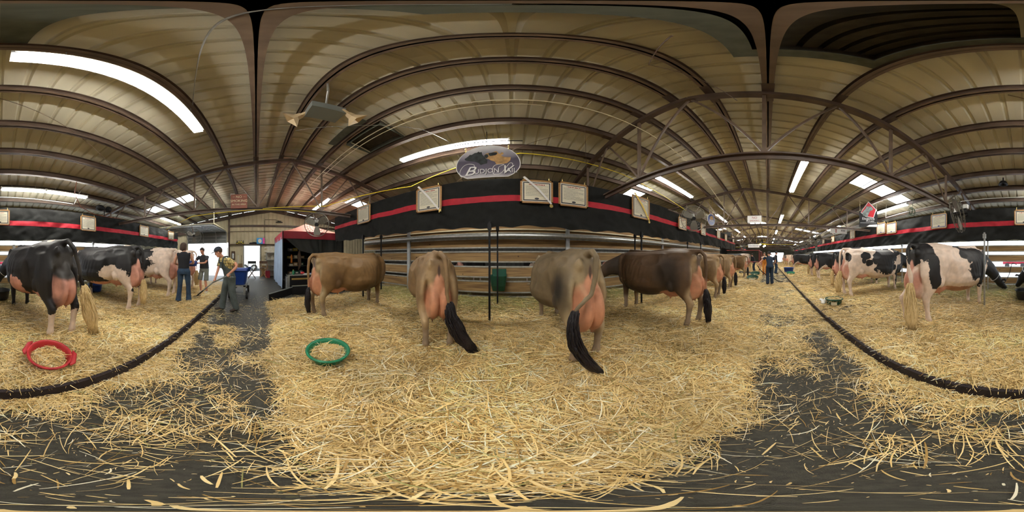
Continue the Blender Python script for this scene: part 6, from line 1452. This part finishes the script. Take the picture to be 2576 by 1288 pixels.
for i in range(11):
    z = (.52, .97, 1.37, 1.77)[i % 4]; y = 1.85 + .30 * (i // 4) + g.uniform(-.05, .05); w = g.uniform(.08, .13); h = g.uniform(.10, .2); m = MB(); m.bb((-8.75, y - w, z), (-8.52, y + w, z + h)); m.bb((-8.52, y - w * .7, z + h * .3), (-8.515, y + w * .7, z + h * .7), 1)
    tag(m.build('storage_box', [M[('oak', 'wall_cream', 'yellow', 'grey_metal', 'tub_dgreen')[i % 5]], M['paper']]), 'small storage box among others on the rack inside the tent', 'box', 'boxes on the rack in the tent')
m = MB(); m.tube([(-7.15, 1.95, 1.75), (-7.14, 1.93, 1.5), (-7.14, 1.97, 1.1), (-7.15, 1.9, .85)], [.03, .09, .08, .02], 10); tag(organic(m, 'hanging_jacket', M['hair_brown'], None, .02, 2), 'brown shaggy jacket hanging at the left edge of the tent opening', 'jacket')
m = MB(); m.box((-7.0, 2.35, .70), (.18, .3, .012)); m.box((-6.95, 2.55, .72), (.1, .12, .012), 1); tag(m.build('magazine', [M['ribbon'], M['tub_blue']]), 'flat coloured papers spread on the show box', 'paper')

# ------------------------------------------------------------------ by the end wall
def dchair(pos, yaw, label, fab='tub_black', wd='wood_dark'):
    t = thing('director_chair', label, 'chair', pos); c = Vector(pos); Rz = Matrix.Rotation(yaw, 3, 'Z')
    def B(name, mt, boxes):
        m = MB()
        for a, b_, w in boxes: m.bar(c + Rz @ Vector(a), c + Rz @ Vector(b_), w, w)
        m.build(name, M[mt], t)
    for s in (-1, 1):
        B('leg', wd, [((s * .22, -.25, 0), (s * .22, .25, .70), .035)]); B('leg', wd, [((s * .22, .25, 0), (s * .22, -.25, .70), .035)])
    B('arm', wd, [((-.25, -.25, .92), (.25, -.25, .92), .04), ((-.2, -.25, .68), (-.2, -.25, 1.16), .03), ((.2, -.25, .68), (.2, -.25, .92), .03)]); B('arm', wd, [((-.25, .25, .92), (.25, .25, .92), .04), ((-.2, .25, .68), (-.2, .25, 1.16), .03), ((.2, .25, .68), (.2, .25, .92), .03)])
    m = MB(); m.box(c + Rz @ Vector((0, 0, .70)), (.22, .25, .012), 0, Rz); m.build('seat', M[fab], t); m = MB(); m.box(c + Rz @ Vector((-.21, 0, 1.08)), (.012, .27, .085), 0, Rz); m.build('backrest', M[fab], t)
dchair((-10.9, -.28, 0), 3.2, 'tall folding chair with a black back band in front of the bright doorway')
dchair((-11.1, .52, 0), 3.0, 'tall brown folding chair beside the doorway', 'wood_dark', 'oak')
rk = thing('metal_rack', 'old metal frame rack against the white brick wall', 'rack', (-11.6, 1.05, 0))
m = MB()
for y in (.75, 1.35):
    for x in (-11.85, -11.45): m.bb((x - .02, y - .02, 0), (x + .02, y + .02, 1.75))
for z in (.45, .8, 1.2, 1.72): m.bb((-11.87, .73, z), (-11.43, 1.37, z + .04))
m.build('frame', M['galv_dull'], rk)
pk = thing('red_bag', 'dark red bag standing by the metal rack', 'bag', (-11.2, .85, 0)); m = MB(); m.box((-11.2, .80, .24), (.10, .16, .24)); m.build('bag', M['tent_red'], pk); m = MB(); m.tube([(-11.2, .7, .48), (-11.2, .75, .60), (-11.2, .85, .60), (-11.2, .9, .48)], .012, 6); m.build('strap', M['tent_red'], pk)
for i, y in enumerate((-1.38, -1.24, -1.08, -.94)):
    t = thing('spray_bottle', ('dark spray bottle at the left end of the wall shelf', 'yellow and black bottle on the wall shelf, left of the two yellow ones', 'yellow and black bottle on the wall shelf, right of the two yellow ones', 'dark spray bottle at the right of the yellow bottles')[i], 'bottle', (-11.85, y, 2.37), 'bottles on the wall shelf')
    yl = i in (1, 2); m = MB(); m.lathe((-11.85, y, 2.37), [(.001, 0), (.055, 0), (.058, .03), (.05, .14), (.02, .19), (.02, .22), (.001, .22)], 14); m.build('bottle', M['yellow' if yl else 'black_metal'], t, smooth=True); m = MB(); m.bb((-11.90, y - .02, 2.59), (-11.80, y + .03, 2.63)); m.build('nozzle', M['black_metal'], t); m = MB(); m.lathe((-11.85, y, 2.40), [(.059, 0), (.056, .06)], 14); m.build('label', M['black_metal' if yl else 'yellow'], t)
tp = thing('paper_towel_pack', 'blue and pink pack of paper rolls on the wall shelf above the door', 'pack', (-11.8, .32, 2.37)); m = MB(); m.bb((-11.95, .05, 2.37), (-11.65, .62, 2.80)); m.build('wrapper', M['pack_blue'] if 'pack_blue' in M else mat('pack_blue', (.03, .28, .62), .35), tp); m = MB(); m.bb((-11.648, .48, 2.38), (-11.64, .62, 2.80)); m.build('pink_band', mat('pack_pink', (.65, .06, .30), .35), tp); m = MB(); m.prism([(.28 + .13 * math.cos(a / 3), 2.58 + .15 * math.sin(a / 3)) for a in range(19)], .006, o=(-11.64, 0, 0), ux=(0, 1, 0)); m.build('emblem', M['paper'], tp)
m = MB(); m.ell((-11.8, -.12, 2.44), (.1, .2, .08), 12, 8); m.ell((-11.8, -.35, 2.42), (.08, .16, .06), 12, 8); tag(organic(m, 'dark_cloth_bundle', M['top_black'], None, .02, 2), 'dark bundle lying on the wall shelf left of the paper pack', 'bundle')
hl = thing('wall_lantern', 'grey metal cylinder hung on the wall left of the doorway', 'extinguisher', (-11.85, -1.68, 1.3)); m = MB(); m.lathe((-11.87, -1.68, 1.28), [(.001, 0), (.08, 0), (.085, .05), (.085, .36), (.05, .43), (.02, .46), (.001, .46)], 16); m.build('cylinder', M['galv'], hl, smooth=True); m = MB(); m.bb((-11.99, -1.82, 1.2), (-11.96, -1.54, 1.85)); m.build('back_board', M['wood_dark'], hl)
for y, mt, l in ((-1.35, 'white_paint', 'white handled broom leaning on the wall'), (-1.12, 'steel_brown', 'dark handled shovel leaning on the wall')):
    t = thing('broom' if y < -1.2 else 'shovel', l, 'tool', (-11.7, y, 0)); m = MB(); m.cyl((-11.6, y, .2), (-11.85, y + .06, 1.55), .015, 8); m.build('handle', M[mt], t); m = MB(); m.box((-11.6, y, .12), (.03, .12, .12)); m.build('head', M[mt], t)
m = MB(); m.tube([(-11.9, .62, 4.15), (-11.9, .62, 3.3), (-11.9, .62, 2.4)], .018, 6); tag(m.build('wall_conduit', M['steel_brown']), 'brown conduit running down the end wall to the shelf', 'pipe')
m = MB(); m.tube([(-11.88, -1.9, 3.32), (-11.88, 2.0, 3.32), (-11.88, 2.0, 2.75)], .018, 6); m.ring((-11.86, 2.0, 2.62), .13, .02, (1, 0, 0), 20, 6); m.ring((-11.86, 2.0, 2.62), .06, .015, (1, 0, 0), 14, 6); tag(m.build('wall_pipe', M['steel_brown']), 'brown pipe along the end wall ending in a small wheel valve', 'pipe')
m = MB(); m.bb((-11.9, 1.45, 3.98), (-11.8, 1.95, 4.03)); m.bb((-11.9, 1.6, 4.08), (-11.85, 1.85, 4.12)); m.tube([(-11.88, .62, 4.2), (-11.88, 1.4, 4.2), (-11.88, 1.7, 4.12)], .012, 6); tag(m.build('wall_light', M['black_metal']), 'dark light bracket high on the end wall', 'bracket')

# ------------------------------------------------------------------ outside the doorways
tr = thing('white_trailer', 'white trailer with a dark wheel arch seen through the open door', 'trailer', (-20, -.5, 0))
m = MB(); m.bb((-22, -3.5, .45), (-17.5, 2.5, 2.6)); m.build('body', M['white_paint'], tr)
for y in (-1.2, -.2):
    m = MB(); m.cyl((-17.52, y, .45), (-17.3, y, .45), .36, 20); w_ = m.build('wheel', M['tire'], tr); m = MB(); m.cyl((-17.4, y, .45), (-17.28, y, .45), .18, 14); h_ = m.build('hub', M['galv'], None); h_.parent = w_; h_.location = -Vector(tr.location)
tr.location.z -= .21
bt = thing('white_marquee', 'pale marquee outside seen through the roll-up opening', 'tent', (-22, -7, 0))
m = MB(); m.loft([(Vector((-22, -7.5, 2.3)), Vector((3, 0, 0)), Vector((0, 3, 0))), (Vector((-22, -7.5, 3.6)), Vector((.1, 0, 0)), Vector((0, .1, 0)))], 4); m.build('roof', M['white_cloth'], bt)
for x, y in ((-19.9, -5.4), (-19.9, -9.6), (-24, -5.4), (-24, -9.6)): m = MB(); m.cyl((x, y, -.12), (x, y, 2.4), .04, 6); m.build('pole', M['galv'], bt)
for i, (x, c_, l) in enumerate(((1.2, 'tent_red', 'dark red parked vehicle glimpsed through the fence gaps'), (-2.5, 'white_paint', 'white parked vehicle glimpsed through the fence gaps'), (6.5, 'tub_blue', 'blue parked vehicle glimpsed through the fence gaps'))):
    t = thing('parked_car', l, 'car', (x, -13, 0)); m = MB(); m.loft([(Vector((x - 1.6, -14, .6)), Vector((0, .8, 0)), Vector((0, 0, .3))), (Vector((x - 1.3, -14, .75)), Vector((0, .85, 0)), Vector((0, 0, .45))), (Vector((x - .6, -14, 1.0)), Vector((0, .85, 0)), Vector((0, 0, .65))), (Vector((x + .8, -14, 1.0)), Vector((0, .85, 0)), Vector((0, 0, .65))), (Vector((x + 1.7, -14, .7)), Vector((0, .8, 0)), Vector((0, 0, .38)))], 14, e=.6); m.build('body', M[c_], t, smooth=True)
    for dx in (-1, 1.1):
        m = MB(); m.cyl((x + dx, -13.2, .2), (x + dx, -13.0, .2), .32, 16); m.build('wheel', M['tire'], t)
    t.location.y -= 9

# ------------------------------------------------------------------ red pipe pens and far clutter
def pipes(x0, x1, y, zs, label, ps):
    t = thing('pipe_fence', label, 'fence', ((x0 + x1) / 2, y, .02))
    for z in zs: m = MB(); m.cyl((x0, y, z), (x1, y, z), .024, 8); m.build('rail', M['pipe_red'], t)
    for p in ps: m = MB(); m.cyl((p, y, 0), (p, y, zs[-1] + .05), .03, 8); m.build('post', M['pipe_red'], t)
pipes(13.8, 20.0, .75, (.75, 1.0, 1.98), 'red pipe fence along the aisle before the far pens', (13.8, 16.8, 20))
m = MB(); m.cyl((13.8, .75, 1.98), (13.8, 3.6, 1.98), .03, 8); m.cyl((13.8, .75, 1.0), (13.8, 3.6, 1.0), .03, 8); tag(m.build('pipe_gate', M['pipe_red']), 'red pipe gate across the pen behind the last brown cow', 'gate')
m = MB(); m.loft([(Vector((13.0, .95, .12)), Vector((.12, 0, 0)), Vector((0, 0, .08))), (Vector((13.0, 2.3, .14)), Vector((.2, 0, 0)), Vector((0, 0, .14)))], 10); tag(m.build('black_tarp_roll', M['tub_black']), 'dark rolled tarp lying across the straw before the red pipes', 'tarp')
bs = thing('hanging_speaker', 'black box speaker hanging above the fascia over the brown cows far along', 'speaker', (13.3, 3.3, 3.1)); m = MB(); m.bb((13.2, 3.1, 3.15), (13.45, 3.7, 3.5)); m.build('cabinet', M['black_metal'], bs); m = MB(); m.cyl((13.3, 3.4, 3.5), (13.3, 3.4, 4.6), .015, 6); m.build('hanger', M['black_metal'], bs)
sh2 = thing('wall_shelf_unit', 'grey shutter panel over the far doorway', 'shutter', (X1 - .1, -2, 2.4)); m = MB(); m.bb((X1 - .2, -4.1, 2.35), (X1 - .05, -.2, 2.75)); m.build('panel', M['vent_rim'], sh2); sh2.name = 'door_shutter'
